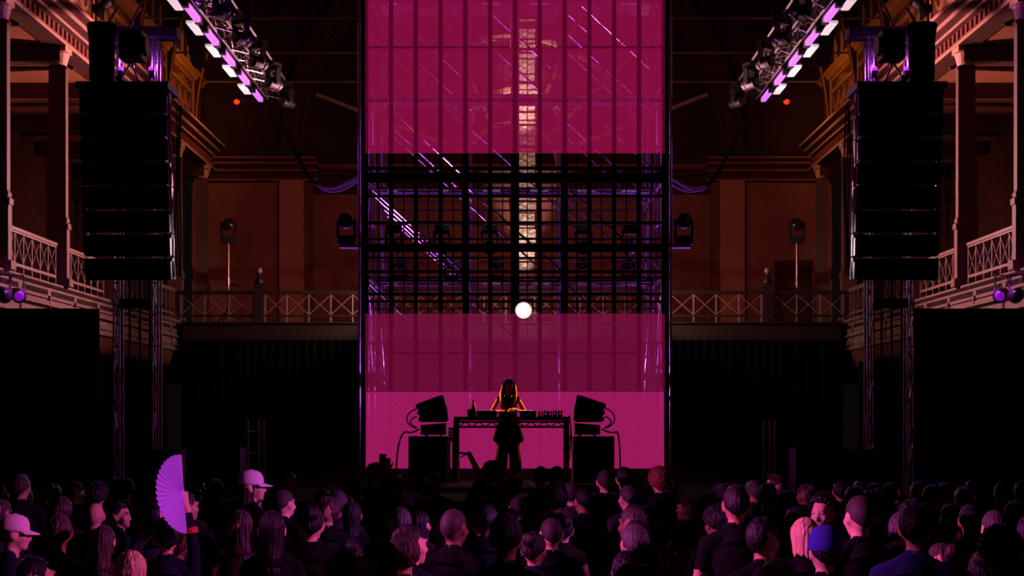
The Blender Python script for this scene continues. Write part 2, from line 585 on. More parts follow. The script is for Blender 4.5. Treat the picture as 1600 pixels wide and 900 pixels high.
def column(x, y, label, group, flip=1):
    t = thing('gallery_column', label, 'column', (x, y, GF), group)
    if not COLM:
        m = MB().box((0, 0, .1), (.62, .62, .2)).box((0, 0, .8), (.47, .47, 1.25)).box((0, 0, 1.5), (.53, .53, .14))
        COLM['pedestal'] = m.mesh('pedestal', 'column')
        m = MB()
        m.lathe([(.28, 1.57), (.31, 1.62), (.31, 1.68), (.272, 1.75), (.265, 5.4), (.30, 5.42), (.30, 5.47), (.27, 5.5)], n=8, M=Matrix.Rotation(PI / 8, 3, 'Z'))
        m = MB().lathe([(.30, 1.57), (.33, 1.62), (.33, 1.68), (.29, 1.75), (.285, 5.4), (.32, 5.42), (.32, 5.47), (.28, 5.5)], n=4, M=Matrix.Rotation(PI / 4, 3, 'Z'))
        COLM['shaft'] = m.mesh('shaft', 'column')
        m = MB().lathe([(.2, 5.5), (.22, 5.6), (.26, 5.75), (.28, 5.8), (.24, 5.82)], n=16).box((0, 0, 5.9), (.52, .52, .14))
        COLM['capital'] = m.mesh('capital', 'cornice')
    for n_ in ('pedestal', 'shaft', 'capital'):
        o = link_mesh(n_, COLM[n_], t)
        if n_ != 'capital':
            o.scale = (1.06, .5, 1)
    return t


names = ['outermost', 'second', 'third', 'fourth', 'fifth', 'last']
for s, side in ((-1, 'left'), (1, 'right')):
    for k, yk in enumerate(COLY[1:]):
        what = ['slim column at the very %s edge of the photo', 'tall slim %s gallery column just outside the hung speakers',
                'slim %s gallery column hidden behind the hung speakers, nearer one', 'slim %s gallery column hidden behind the hung speakers, farther one',
                'slim column with an amber lit edge beside the %s hung speakers', 'slim column in the far %s corner of the gallery'][k] % side
        column(s * GX, yk, what, 'gallery columns')

# railings between the columns
RAIL = {}


def railing(L, kind):
    key = round(L, 2)
    if key in RAIL:
        return RAIL[key]
    n = max(1, round(L / .62)) if kind == 'side' else max(1, round(L / .75))
    d = {'n': n}
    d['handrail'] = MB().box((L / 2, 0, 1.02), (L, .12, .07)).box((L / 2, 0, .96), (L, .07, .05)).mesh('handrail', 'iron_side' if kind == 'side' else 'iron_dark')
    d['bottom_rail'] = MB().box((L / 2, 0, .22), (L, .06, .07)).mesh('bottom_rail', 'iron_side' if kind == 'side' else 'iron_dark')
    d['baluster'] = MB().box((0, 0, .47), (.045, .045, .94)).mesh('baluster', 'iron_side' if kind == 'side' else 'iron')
    w = L / n
    m = MB().bar((0, 0, .25), (w, 0, .93), .022, .03, up=(0, 1, 0))
    d['a'] = m.mesh('cross_brace', 'iron_side' if kind == 'side' else 'iron')
    m = MB().bar((w, 0, .25), (0, 0, .93), .022, .03, up=(0, 1, 0))
    d['b'] = m.mesh('cross_brace', 'iron_side' if kind == 'side' else 'iron')
    RAIL[key] = d
    return d


def place_railing(p, L, rotz, label, group, kind):
    t = thing('gallery_railing', label, 'railing', p, group, rotz)
    d = railing(L, kind)
    link_mesh('handrail', d['handrail'], t)
    link_mesh('bottom_rail', d['bottom_rail'], t)
    for i in range(d['n'] + 1):
        link_mesh('baluster', d['baluster'], t, (L * i / d['n'], 0, 0))
    for i in range(d['n']):
        link_mesh('cross_brace', d['a'], t, (L * i / d['n'], .012, 0))
        link_mesh('cross_brace', d['b'], t, (L * i / d['n'], -.012, 0))
    return t


bay = ['nearest the camera', 'between the two outer columns', 'behind the hung speakers, nearer bay', 'behind the hung speakers, middle bay', 'behind the speaker tower, inner bay']
for s, side in ((-1, 'left'), (1, 'right')):
    for k in range(1, 5):
        place_railing((s * (GX - .02), COLY[k] + .32, GF), 4.12 - .64, PI / 2, 'pale cross-braced railing of the %s gallery %s' % (side, bay[k]), 'side gallery railings', 'side')
    # newels of the back gallery railing
newx = [(-800 + 405) / F * YB, (1199 - 800) / F * YB]
segs = [(-GX + .2, newx[0] - .20, 'from the left corner to the left ball-topped newel'), (newx[0] + .20, -.2, 'from the left newel to behind the scaffold tower'),
        (.0, newx[1] - .20, 'from behind the scaffold tower to the right newel'), (newx[1] + .20, GX - .2, 'from the right ball-topped newel to the right corner')]
for a, b, tx in segs:
    place_railing((a, YB, GF - .05), b - a, 0, 'back gallery railing ' + tx, 'back gallery railings', 'back')
for i, x in enumerate(newx):
    t = thing('newel_post', 'dark newel post with ball finial on the back gallery, %s of the tower' % ('left', 'right')[i], 'post', (x, YB, GF - .05), 'newel posts')
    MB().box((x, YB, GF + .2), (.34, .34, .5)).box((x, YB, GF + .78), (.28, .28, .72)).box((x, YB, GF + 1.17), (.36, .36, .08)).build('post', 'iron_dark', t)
    MB().lathe([(.12, 0), (.16, .08), (.12, .2), (.05, .3), (.05, .34), (.09, .38)], (x, YB, GF + 1.21), 14).build('cap', 'iron_dark', t, True)
    MB().ball((x, YB, GF + 1.68), .11).build('finial', 'iron', t, True)

# back gallery: slab, fascia, black masking below
fa = [(YB - .2, 5.55), (YB - .2, 5.60), (YB + .5, 5.60), (YB + .5, 4.5), (YB - .02, 4.5), (YB - .08, 4.62), (YB - .02, 4.68), (YB - .02, 4.95), (YB - .12, 5.0), (YB - .12, 5.06), (YB - .04, 5.1), (YB - .04, 5.5)]
structure(MB().prism_x(fa, -GX + .3, GX - .3).build('trim_back_gallery', 'iron_dark'))
structure(MB().box((0, 51.9, 5.5), (2 * GX + .2, 8, .2)).build('floor_back_gallery', 'cornice_dark'))

# back wall: two side bays with a pier each, a deeper recess in the middle, entablature, arch
YW, YR = 53.2, 56.0
PX = 7.78
wb = structure(MB().box((0, YR + .15, 8.8), (2 * PX + .3, .3, 7.2)).build('wall_back', 'plaster'))
for s, side in ((-1, 'left'), (1, 'right')):
    w2 = structure(MB().box((s * (PX + 2.1), YW + .15, 8.6), (4.2, .3, 6.3)).box((s * (PX + .15), (YW + YR) / 2, 8.6), (.3, YR - YW, 6.3)).build('wall_back_' + side, 'plaster'))
    MB().box((s * (PX + .44), YW - .1, 8.4), (.9, .26, 5.75)).build('pier', 'pier', w2)
    cb = [(YW, 11.2), (YW - .14, 11.24), (YW - .14, 11.5), (YW - .22, 11.56), (YW - .22, 11.7), (YW - .4, 11.82), (YW - .4, 11.92), (YW - .52, 12.0), (YW - .52, 12.1), (YW, 12.2)]
    tr = structure(MB().prism_x(cb, s * (PX - .55), s * (GX + .3)).build('trim_back_' + side, 'cornice_dark'))
    for dy, zz, hh_ in ((.15, 11.28, .06), (.23, 11.63, .05), (.41, 11.87, .05), (.53, 12.05, .05)):
        block('lit_edge', (s * (PX - .55 + GX + .3) / 2, YW - dy, zz), (GX + .85 - PX, .03, hh_), 'plaster', tr)  # lighter strips paint in the thin lit edges of the back cornice
    # doorway in the far corner bay
    if s < 0:
        continue
    d = structure(MB().box((s * 10.45, YW - .05, 6.9), (1.0, .12, 2.5)).build('door_%d' % (1 if s < 0 else 2), 'cornice_dark'))
    m = MB().box((s * 10.45, YW - .1, 8.2), (1.3, .16, .12)).box((s * 9.88, YW - .1, 6.9), (.12, .16, 2.5)).box((s * 11.02, YW - .1, 6.9), (.12, .16, 2.5))
    m.build('door_frame', 'cornice_dark', d)
cb = [(YR, 11.2), (YR - .14, 11.24), (YR - .14, 11.5), (YR - .22, 11.56), (YR - .22, 11.75), (YR - .4, 11.85), (YR - .4, 11.95), (YR - .5, 12.05), (YR, 12.2)]
structure(MB().prism_x(cb, -PX, PX).build('trim_back', 'cornice_dark'))
# arch over the recess
AC, AR, AI = 12.46, 8.6, 7.75
arch = MB()
NN = 40
ring = []
for k in range(NN + 1):
    t = PI * k / NN
    ring.append((math.cos(t), math.sin(t)))
for i in range(NN):
    (c0, s0), (c1, s1) = ring[i], ring[i + 1]
    vs = []
    for y in (YW - .1, YW + .5):
        for r in (AI, AR):
            for c_, s_ in ((c0, s0), (c1, s1)):
                vs.append((r * c_, y, AC + r * s_))
    arch.add(vs, [(0, 1, 3, 2), (4, 6, 7, 5), (0, 4, 5, 1), (2, 3, 7, 6)])
ar = structure(arch.build('trim_arch', 'arch'))
for r_, w_ in ((AR - .04, .14), (AI + .06, .12)):
    m = MB()
    for i in range(NN):
        p = Vector((r_ * ring[i][0], YW - .14, AC + r_ * ring[i][1]))
        q = Vector((r_ * ring[i + 1][0], YW - .14, AC + r_ * ring[i + 1][1]))
        m.bar(p, q, w_, .1, up=(0, 1, 0))
    m.build('arch_border', 'cornice_dark', ar)
ros = MB()
for j in range(4):
    ros.ball((.11 * math.cos(j * PI / 2), 0, .11 * math.sin(j * PI / 2)), (.1, .04, .1), 8, 5)
ros.ball((0, -.02, 0), (.06, .05, .06), 8, 5)
rm = ros.mesh('rosette', 'arch')
for k in range(1, 40):
    t = PI * k / 40
    o = link_mesh('rosette', rm, ar, ((AR + AI) / 2 * math.cos(t), YW - .13, AC + (AR + AI) / 2 * math.sin(t)))
    o.rotation_euler = (0, -t, 0)
# spandrel wall from the arch to the vault
sp = MB()
for i in range(NN):
    (c0, s0), (c1, s1) = ring[i], ring[i + 1]
    sp.add([(AR * .995 * c0, YW + .2, AC + AR * .995 * s0), (AR * .995 * c1, YW + .2, AC + AR * .995 * s1), (12.2 * c1, YW + .2, 12.1 + 10.6 * s1), (12.2 * c0, YW + .2, 12.1 + 10.6 * s0)], [(0, 1, 2, 3)])
structure(sp.build('wall_back_spandrel', 'ceiling'))
# lunette behind the arch with radiating glazing bars
lun = MB()
lun.add([(0, YR + .1, 12)] + [(8.4 * c_, YR + .1, 12 + 9.3 * s_) for c_, s_ in ring], [(0, k + 1, k + 2) for k in range(NN)])
lw = structure(lun.build('window_1', 'ceiling'))
for deg in (20, 42, 65, 90, 115, 138, 160):
    a = math.radians(deg)
    MB().bar((1.8 * math.cos(a), YR, 12.2 + 1.8 * math.sin(a)), (8.2 * math.cos(a), YR, 12.2 + 8.6 * math.sin(a)), .14, .12, up=(0, 1, 0)).build('glazing_bar', 'cornice', lw)
for rr in (1.8, 5.2):
    m = MB()
    for i in range(NN):
        m.bar((rr * ring[i][0], YR - .03, 12.2 + rr * ring[i][1]), (rr * ring[i + 1][0], YR - .03, 12.2 + rr * ring[i + 1][1]), .16, .14, up=(0, 1, 0))
    m.build('glazing_ring', 'cornice', lw)
# lit pier of rough stone in the middle of the recess, with a hood over it
cp = structure(MB().box((.5, YR - .25, 11.8), (.78, .6, 12.4)).build('trim_centre_pier', 'rough_stone'))
for k in range(20):
    block('stone_course', (.5 + .02 * random.uniform(-1, 1), YR - .30, 5.9 + .6 * k), (.8 + .06 * random.uniform(-1, 1), .6, .5), 'rough_stone', cp)
m = MB()
for i in range(24):
    t0, t1 = PI * i / 24, PI * (i + 1) / 24
    m.bar((.15 + 1.75 * math.cos(t0), YR - .5, 13.9 + 1.3 * math.sin(t0)), (.15 + 1.75 * math.cos(t1), YR - .5, 13.9 + 1.3 * math.sin(t1)), .2, .16, up=(0, 1, 0))
m.build('hood_moulding', 'cornice', cp)


# ================================================================== drapes
def drape(name, label, p, q, z0, z1, amp=.05, wl=.28, group=None):
    p, q = Vector((p[0], p[1], 0)), Vector((q[0], q[1], 0))
    L = (q - p).length
    d = (q - p) / L
    nrm = Vector((-d.y, d.x, 0))
    n = int(L / wl * 8)
    m = MB()
    top, bot, t2, b2 = [], [], [], []
    vs = []
    for k in range(n + 1):
        u = L * k / n
        o_ = amp * math.sin(2 * PI * u / wl) + amp * .5 * math.sin(2 * PI * u / wl * .37 + 1)
        for off, zz in ((0, z1), (0, z0), (.02, z1), (.02, z0)):
            c = p + d * u + nrm * (o_ * (1 if zz == z0 else .7) + off)
            vs.append((c.x, c.y, zz))
    fs = []
    for k in range(n):
        a, b = 4 * k, 4 * k + 4
        fs += [(a, a + 1, b + 1, b), (a + 2, b + 2, b + 3, a + 3), (a, b, b + 2, a + 2), (a + 1, a + 3, b + 3, b + 1)]
    fs += [(0, 2, 3, 1), (4 * n, 4 * n + 1, 4 * n + 3, 4 * n + 2)]
    m.add(vs, fs)
    return m.solo(name, 'drape', label, 'drape', group)


drape('masking_drape', 'black masking drape hung below the back gallery, left of the tower', (-GX + .3, YB - .35), (-.1, YB - .35), 0, 5.0, group='drapes under the back gallery')
drape('masking_drape', 'black masking drape hung below the back gallery, right of the tower', (.1, YB - .35), (GX - .3, YB - .35), 0, 5.0, group='drapes under the back gallery')
for s, side in ((-1, 'left'), (1, 'right')):
    drape('masking_drape', 'long black drape along the hall under the %s gallery' % side, (s * (GX + .15), 20), (s * (GX + .15), YB - .6), 0, 4.4)
    xe = W(155, 480, 21.6).x if s < 0 else W(1428, 480, 21.6).x
    zt = W(0, 482, 21.6).z
    drape('masking_drape', 'tall black masking drape closing off the %s side beside the speaker tower' % side, (s * 10.9, 21.6), (xe, 21.6), 0, zt, .03)

# ================================================================== stage
SZ = 1.36
st = thing('stage', 'black stage deck with the DJ table and scaffold tower on it', 'stage', (.06, 25.6, 0))
for k in range(3):
    for j in range(8):
        block('deck_panel', (.06 + (k - 1) * 2.44, 18.2 + j * 2.1, SZ - .06), (2.42, 2.08, .12), 'deck', st)
MB().box((.06, 17.2, .62), (7.3, .06, 1.24)).build('front_skirt', 'drape', st)
for s in (-1, 1):
    MB().box((.06 + s * 3.62, 25.5, .62), (.06, 16.6, 1.24)).build('side_skirt', 'drape', st)

# ================================================================== scaffold tower
TX = .06
tw = thing('scaffold_tower', 'tall scaffold tower of steel tubes between the magenta screens', 'scaffold', (TX, 31.2, SZ))
TOPZ = 12.2
XS = [TX - 3.02, TX - 1.02, TX + 1.02, TX + 3.02]
YS = [29.15, 30.5, 31.9, 33.3]
ZS = [1.6, 3.25, 5.25, 7.24, 9.24, 11.25]
for yi, y in enumerate(YS):
    for x in XS:
        pipe('standard', (x, y, SZ), (x, y, TOPZ), .03, 'steel', tw)
for yi, y in enumerate(YS):
    for z in ZS:
        for i in range(3):
            pipe('ledger', (XS[i], y, z), (XS[i + 1], y, z), .025, 'steel', tw)
for z in ZS:
    for x in XS:
        for i in range(3):
            pipe('transom', (x, YS[i], z), (x, YS[i + 1], z), .025, 'steel', tw)
for yi, y in enumerate(YS):
    for k in range(len(ZS) - 1):
        for i in ((0, 2) if (k + yi) % 2 else (0, 1, 2)):
            if yi in (1,) and k % 2:
                continue
            pipe('diagonal_brace', (XS[i], y + .04, ZS[k + 1] - .08), (XS[i + 1], y + .04, ZS[k] + .08), .024, 'steel', tw)
for x in (XS[0], XS[3]):
    for k in range(1, len(ZS) - 1):
        for i in (0, 2):
            pipe('diagonal_brace', (x, YS[i], ZS[k + 1] - .1), (x, YS[i + 1], ZS[k] + .1), .024, 'steel', tw)
# guard rails at the front of the open level, and a boarded lift
for z in (4.72, 5.72, 6.22, 8.2, 10.2):
    for i in range(3):
        pipe('guard_rail', (XS[i], YS[1] - .05, z), (XS[i + 1], YS[1] - .05, z), .022, 'steel', tw)
for z in (5.30, 7.29, 9.29, 11.3):
    for i in range(3):
        for j in range(3):
            block('deck_board', ((XS[i] + XS[i + 1]) / 2, YS[1] + .2 + .33 * j, z + .02), (1.96, .3, .05), 'black', tw)
# couplers: small bright clamps at the joints
cl = MB().box((0, 0, 0), (.085, .085, .085)).mesh('coupler', 'alu')
for y in YS[:3]:
    for x in XS:
        for z in ZS[1:]:
            link_mesh('coupler', cl, tw, Vector((x + .01, y - .03, z)) - org(tw))

# bright plates added to stand in for white glints along the ledgers
clip = MB().box((0, 0, 0), (.2, .04, .035)).mesh('ledger_glint', 'bright_alu')
for z in ZS[1:]:
    for xp in (613, 694, 762, 774, 836, 850, 908, 924, 978, 992):
        link_mesh('ledger_glint', clip, tw, Vector((W(xp, 0, 30.4).x, 30.42, z)) - org(tw))
for s in (-1, 1):
    pipe('mast_tube', (TX + s * 3.17, 28.95, SZ), (TX + s * 3.17, 28.95, TOPZ), .028, 'steel', tw)

# dark carrier grid on the front of the tower that holds the screens
gr = thing('screen_carrier_grid', 'dark grid of uprights and crossbars on the tower front carrying the screens', 'frame', (TX, 28.72, SZ))
for k in range(13):
    x = TX + (k - 6) * .5
    w_ = .17 if k == 6 else (.14 if k in (4, 8) else .085)
    block('upright', (x, 28.72, (SZ + 12.0) / 2), (w_, .05, 12.0 - SZ), 'grid', gr)
    if k < 12:
        block('thin_upright', (x + .25, 28.74, (SZ + 12.0) / 2), (.022, .02, 12.0 - SZ), 'grid', gr)
z = 2.9
kk = 0
while z < 12.0:
    block('crossbar', (TX, 28.76, z), (6.0, .03, .055), 'grid', gr)
    z += .99
for z, h in ((W(0, 347, 28.7).z, .05), (W(0, 388, 28.7).z, .13), (W(0, 373, 28.7).z, .035), (W(0, 424, 28.7).z, .06), (W(0, 402, 28.7).z, .035), (W(0, 277, 28.7).z, .2), (W(0, 262, 28.7).z, .06)):
    block('crossbar', (TX, 28.77, z), (6.0, .03, h), 'grid', gr)
for s in (-1, 1):
    block('side_mast', (TX + s * 3.06, 28.72, (SZ + 12.0) / 2), (.08, .12, 12.0 - SZ), 'grid', gr)

# the screens: see-through LED mesh in half-metre panels behind a thin diffusing sheet
def screen(name, label, z0, z1, pm, sm, cut=None):
    t = thing(name, label, 'screen', (TX, 28.6, z0), 'magenta LED screens')
    nz = max(1, round((z1 - z0) / .99))
    h = (z1 - z0) / nz
    for k in range(12):
        for j in range(nz):
            block('led_panel', (TX + (k - 5.5) * .5, 28.66, z0 + (j + .5) * h), (.41, .012, h - .045), pm, t)
    MB().box((TX, 28.58, (z0 + z1) / 2), (6.02, .004, z1 - z0)).build('diffuser_sheet', sm, t)
    return t


ZB = W(0, 612, 28.6).z
screen('led_screen', 'big magenta see-through screen filling the top of the scaffold tower', W(0, 240, 28.6).z, 12.0, 'led_upper', 'led_upper_sheet')
screen('led_screen', 'darker magenta screen band at the foot of the tower, above the bright band', ZB, W(0, 490, 28.6).z, 'led_lower', 'led_lower_sheet')
t = thing('led_screen', 'bright pink screen band right behind the DJ at stage level', 'screen', (TX, 28.6, SZ), 'magenta LED screens')
for k in range(12):
    block('led_panel', (TX + (k - 5.5) * .5, 28.6, (SZ + ZB) / 2), (.497, .02, ZB - SZ), 'led_bright', t)


# ---------------------------------------------------------------- moving heads
MH = {}


def mh_meshes():
    if MH:
        return
    MH['base'] = MB().box((0, 0, .06), (.34, .26, .12)).box((0, 0, .13), (.26, .2, .03)).mesh('base', 'fixture_black')
    m = MB()
    for s in (-1, 1):
        m.box((s * .17, 0, .3), (.05, .14, .36)).ball((s * .17, 0, .46), (.03, .09, .09), 10, 6)
    m.box((0, 0, .15), (.38, .14, .06))
    MH['yoke'] = m.mesh('yoke', 'fixture_black')
    M = Matrix.Rotation(PI / 2, 3, 'X')
    m = MB().lathe([(.08, -.2), (.13, -.16), (.14, -.05), (.14, .1), (.15, .12), (.15, .2), (.13, .21)], (0, 0, .47), 18, M=M)
    MH['head'] = m.mesh('head', 'fixture_black', smooth=False)
    MH['lens'] = MB().lathe([(.12, .2), (.10, .225), (.05, .24)], (0, 0, .47), 18, M=M).mesh('lens', 'lens', smooth=True)


def moving_head(loc, label, group, hang=False, rotz=0, tilt=0, scale=1.0):
    mh_meshes()
    t = thing('moving_head_light', label, 'stage light', loc, group, rotz)
    t.scale = (scale, scale, scale)
    if hang:
        t.rotation_euler = (PI, 0, rotz)
    link_mesh('base', MH['base'], t)
    link_mesh('yoke', MH['yoke'], t)
    h = link_mesh('head', MH['head'], t)
    link_mesh('lens', MH['lens'], h)
    return t


HZ = W(0, 352, 29.9).z + .03
pipe('hanging_rail', (XS[0], 30.0, HZ), (XS[3], 30.0, HZ), .025, 'steel', tw)
for x in XS:
    pipe('rail_arm', (x, 30.0, HZ), (x, 30.5, HZ), .022, 'steel', tw)
posn = ['first', 'second', 'third', 'fourth', 'fifth']
for k, x in enumerate((615, 690, 765, 912, 985)):
    p = W(x, 352, 29.9)
    moving_head((p.x, 30.0, p.z), 'dark moving light hanging in the open tower level, %s from the left' % posn[k], 'moving lights in the tower', True, scale=.95)
for k, x in enumerate((622, 703, 776, 912, 985)):
    p = W(x, 424, 30.4)
    moving_head((p.x, 31.05, 5.35), 'dark moving light standing on the tower deck, %s from the left' % posn[k], 'moving lights in the tower', scale=.8)
for s, side in ((-1, 'left'), (1, 'right')):
    x = TX + s * 3.43
    block('bracket_plate', (TX + s * 3.27, 29.05, 5.87), (.62, .3, .05), 'dark_steel', tw)
    b = moving_head((x, 28.95, 5.9), 'black moving light bracketed on the outer %s side of the tower' % side, 'moving lights on the tower sides', scale=1.0)

# the dazzling lamp at the middle of the tower
p = W(818, 485, 28.25)
t = thing('blinder_lamp', 'dazzling white round lamp shining at the camera from the middle of the tower', 'stage light', (p.x, p.y + .1, p.z - .22))
M = Matrix.Rotation(PI / 2, 3, 'X')
MB().lathe([(.06, -.18), (.15, -.12), (.17, .02), (.18, .06), (.17, .065)], (p.x, p.y + .06, p.z), 20, M=M).build('housing', 'black', t)
MB().lathe([(.165, .066), (.12, .072), (.1, .07)], (p.x, p.y + .06, p.z), 24, M=M).build('bloom_ring', 'lamp_bloom', t, True)  # glowing ring added to imitate the lamp's bloom
MB().lathe([(.115, .07), (.09, .09), (.03, .1)], (p.x, p.y + .06, p.z), 20, M=M).build('lens', 'white_lamp', t, True)
MB().box((p.x - .2, p.y + .06, p.z + .1), (.02, .05, .26)).box((p.x + .2, p.y + .06, p.z + .1), (.02, .05, .26)).box((p.x, p.y + .06, p.z + .22), (.42, .05, .03)).build('yoke', 'black', t)
block('crossbar', (TX, 28.76, p.z + .22), (6.0, .03, .05), 'grid', gr)
MB().tube((p.x, p.y + .06, p.z + .22), (p.x, 28.735, p.z + .22), .02, n=8).build('mounting_arm', 'black', t)
lamp('blinder_beam', 'SPOT', (p.x, p.y - .12, p.z), (1, .72, .62), 350, (0, 8, 1.4), 60, .8, .1)

# ---------------------------------------------------------------- cable bundles from the trusses to the tower
for s, side in ((-1, 'left'), (1, 'right')):
    a = W(800 + s * 372, 175, 38)
    b = W(800 + s * 236, 278, 30)
    c = []
    for u in np.linspace(0, 1, 22):
        q = a.lerp(b, u)
        q.z -= 1.25 * math.sin(PI * u) ** 1.2 * (.5 + .5 * u)
        c.append(q)
    m = MB()
    for j in range(4):
        m.sweep([q + Vector((.035 * math.cos(j * 1.57), 0, .035 * math.sin(j * 1.57) + .03 * math.sin(9 * i_ / 22 + j))) for i_, q in enumerate(c)], .024, 6)
    m.solo('cable_bundle', 'cable', 'thick black cable bundle sagging from the %s lighting truss to the tower' % side, 'cable', 'sagging cable bundles')


# ================================================================== line arrays and their towers
def line_array(s, side):
    Y = 21.4
    x0, x1 = (130, 270) if s < 0 else (1332, 1468)
    zt = W(0, 148, Y).z
    x = (W(x0, 0, Y).x + W(x1, 0, Y).x) / 2
    t = thing('line_array', 'tall black line array of hung loudspeakers on the %s' % side, 'loudspeaker', (x, Y, zt - 2.75), 'hung loudspeaker arrays')
    wd_ = W(x1, 0, Y).x - W(x0, 0, Y).x
    z, y, tilt = zt, Y, 0
    pm = None
    for k in range(8):
        h = .34
        tilt = math.radians(.6 * k ** 1.45)
        zc = z - h / 2 * math.cos(tilt)
        yc = y + .02 * k ** 1.3
        R = Matrix.Rotation(tilt, 4, 'X')
        if not pm:
            m = MB()
            hw = wd_ / 2 - .06
            # trapezoid cabinet, narrower at the back
            f0, f1 = .162, .130
            m.add([(-hw, -.3, -f0), (hw, -.3, -f0), (hw, -.3, f0), (-hw, -.3, f0), (-hw * .9, .35, -f1), (hw * .9, .35, -f1), (hw * .9, .35, f1), (-hw * .9, .35, f1)],
                  [(0, 1, 2, 3), (7, 6, 5, 4), (0, 4, 5, 1), (3, 2, 6, 7), (0, 3, 7, 4), (1, 5, 6, 2)])
            pm = m.mesh('cabinet', 'black')
            g = MB()
            g.add([(-hw * .98, -.305, -.15), (-.02, -.335, -.15), (.02, -.335, -.15), (hw * .98, -.305, -.15), (-hw * .98, -.305, .15), (-.02, -.335, .15), (.02, -.335, .15), (hw * .98, -.305, .15)],
                  [(0, 1, 5, 4), (1, 2, 6, 5), (2, 3, 7, 6)])
            gm = g.mesh('grille', 'dark_steel')
            rms = []
            for sx in (-1, 1):
                r = MB().box((sx * (hw + .02), -.2, 0), (.03, .14, .3)).box((sx * (hw + .03), -.08, .0), (.03, .12, .33)).box((sx * (hw + .03), -.2, .14), (.05, .05, .05))
                rms.append(r.mesh('rigging_plate', 'black_gloss'))
        c = link_mesh('cabinet', pm, t, Vector((x, yc, zc)) - org(t))
        c.rotation_euler = (tilt, 0, 0)
        link_mesh('grille', gm, c)
        for rm_ in rms:
            link_mesh('rigging_plate', rm_, c)
        z -= h * math.cos(tilt) + .006
    # flying frame on top
    MB().box((x, Y, zt + .07), (wd_ + .02, .7, .1)).box((x, Y, zt + .14), (.1, 1.0, .06)).build('flying_frame', 'black', t)
    m = MB()
    for sx in (-.18, .18):
        m.tube((x + sx, Y, zt + .12), (x - s * .05, Y, zt + .5), .014, n=6)
    m.build('chain', 'steel', t)
    # cable run down the inner edge
    xi = W(x1 - 2 if s < 0 else x0 + 2, 0, Y).x
    m = MB()
    for j in range(3):
        m.sweep([(xi + .03 * j * -s + .015 * math.sin(7 * u + j), Y + .3, zt - .1 - u * 2.6) for u in np.linspace(0, 1, 14)], .012, 5)
    m.build('cable', 'cable', t)
    # hoist with its bag, above
    hx = x + s * .15
    h = thing('chain_hoist', 'black chain hoist with a hanging chain bag above the %s line array' % side, 'hoist', (hx, Y + .1, zt + .55), 'chain hoists')
    MB().box((hx - s * .2, Y + .1, zt + .75), (.34, .34, .42)).tube((hx - s * .42, Y + .1, zt + .75), (hx - s * .02, Y + .1, zt + .75), .15, n=12).build('motor', 'black', h)
    m = MB()
    bx = x + s * .42
    m.lathe([(.1, -.75), (.19, -.7), (.2, -.1), (.23, .1), (.22, .14)], (bx, Y + .1, zt + .95), 14, sy=.8)
    m.build('chain_bag', 'drape', h)
    m = MB()
    for j, (xx, dz) in enumerate(((bx, .2), (hx - s * .1, .3))):
        m.tube((xx, Y + .1, zt + .95), (xx - s * .2, Y + .25, zt + 1.2 + dz), .02, n=6)
    m.build('hook', 'steel', h)
    # tower behind
    TY = 22.5
    lx = W(245, 0, TY).x if s < 0 else W(1358, 0, TY).x
    ox = W(185, 0, TY).x if s < 0 else W(1420, 0, TY).x
    tz = W(0, 48, TY).z
    g = thing('speaker_tower', 'aluminium truss tower behind the %s line array' % side, 'tower', ((lx + ox) / 2, TY, 0), 'speaker towers')
    for xx in (lx, ox):
        cs = []
        for sx in (-.045, .045):
            for sy in (-.1, .1):
                pipe('leg_chord', (xx + sx, TY + sy, 0), (xx + sx, TY + sy, tz), .017, 'alu', g)
        m = MB()
        nst = 17
        for k in range(nst):
            za, zb = tz * k / nst, tz * (k + 1) / nst
            sg = 1 if k % 2 else -1
            m.tube((xx - .045 * sg, TY - .1, za), (xx + .045 * sg, TY - .1, zb), .009, n=5)
            m.tube((xx - .045, TY - .1, za), (xx + .045, TY - .1, za), .014, n=5)
            m.tube((xx - .045, TY + .1 * sg, za), (xx - .045, TY - .1 * sg, zb), .009, n=5)
        tag(m.build('rung', 'alu', g), kind='stuff')
        MB().box((xx, TY, .05), (.5, .5, .1)).build('base_plate', 'dark_steel', g)
    mx = (lx + ox) / 2
    MB().box((mx, TY, W(0, 474, TY).z), (abs(ox - lx) - .14, .3, .14)).build('cross_plate', 'black', g)
    MB().box((mx, TY, W(0, 73, TY).z), (abs(ox - lx) + .1, .08, .07)).build('crossbar', 'dark_steel', g)
    MB().box((mx - s * .1, TY, tz - .05), (abs(ox - lx) + .5, .3, .16)).build('head_block', 'black', g)
    m = MB()
    m.tube((lx, TY, W(0, 73, TY).z), (mx, TY, tz - .1), .02, n=6)
    m.build('stay', 'dark_steel', g)
    m = MB()
    for j, xx in enumerate((ox - .03, ox + .1, mx - .04, mx + .12)):
        m.tube((xx, TY + .3, 0), (xx, TY + .3, W(0, 420, TY).z), .02, n=6)
    m.build('hanging_line', 'cable', g)
    # small violet lamps glowing low on the tower head
    for j, xx in enumerate((lx + s * .02, ox - s * .12)):
        v = thing('violet_lamp', 'small violet lamp glowing on the %s speaker tower head, %s one' % (side, ('inner', 'outer')[j]), 'lamp', (xx, TY - .3, W(0, 130, TY).z), 'violet lamps above the arrays')
        z_ = W(0, 128, TY).z
        MB().tube((xx, TY - .3, z_), (xx, TY - .3, z_ + .1), .05, n=10).build('housing', 'black', v)
        MB().ball((xx, TY - .3, z_ + .12), (.035, .035, .05), 10, 6).build('bulb', 'violet_lamp', v, True)
        pipe('bracket', (xx, TY - .3, z_ + .03), (lx if j == 0 else ox, TY - .13, z_ + .03), .015, 'dark_steel', v)
        lamp('violet_glow', 'POINT', (xx, TY - .28, z_ + .3), (.55, .08, 1), 14, radius=.03)


line_array(-1, 'left')
line_array(1, 'right')


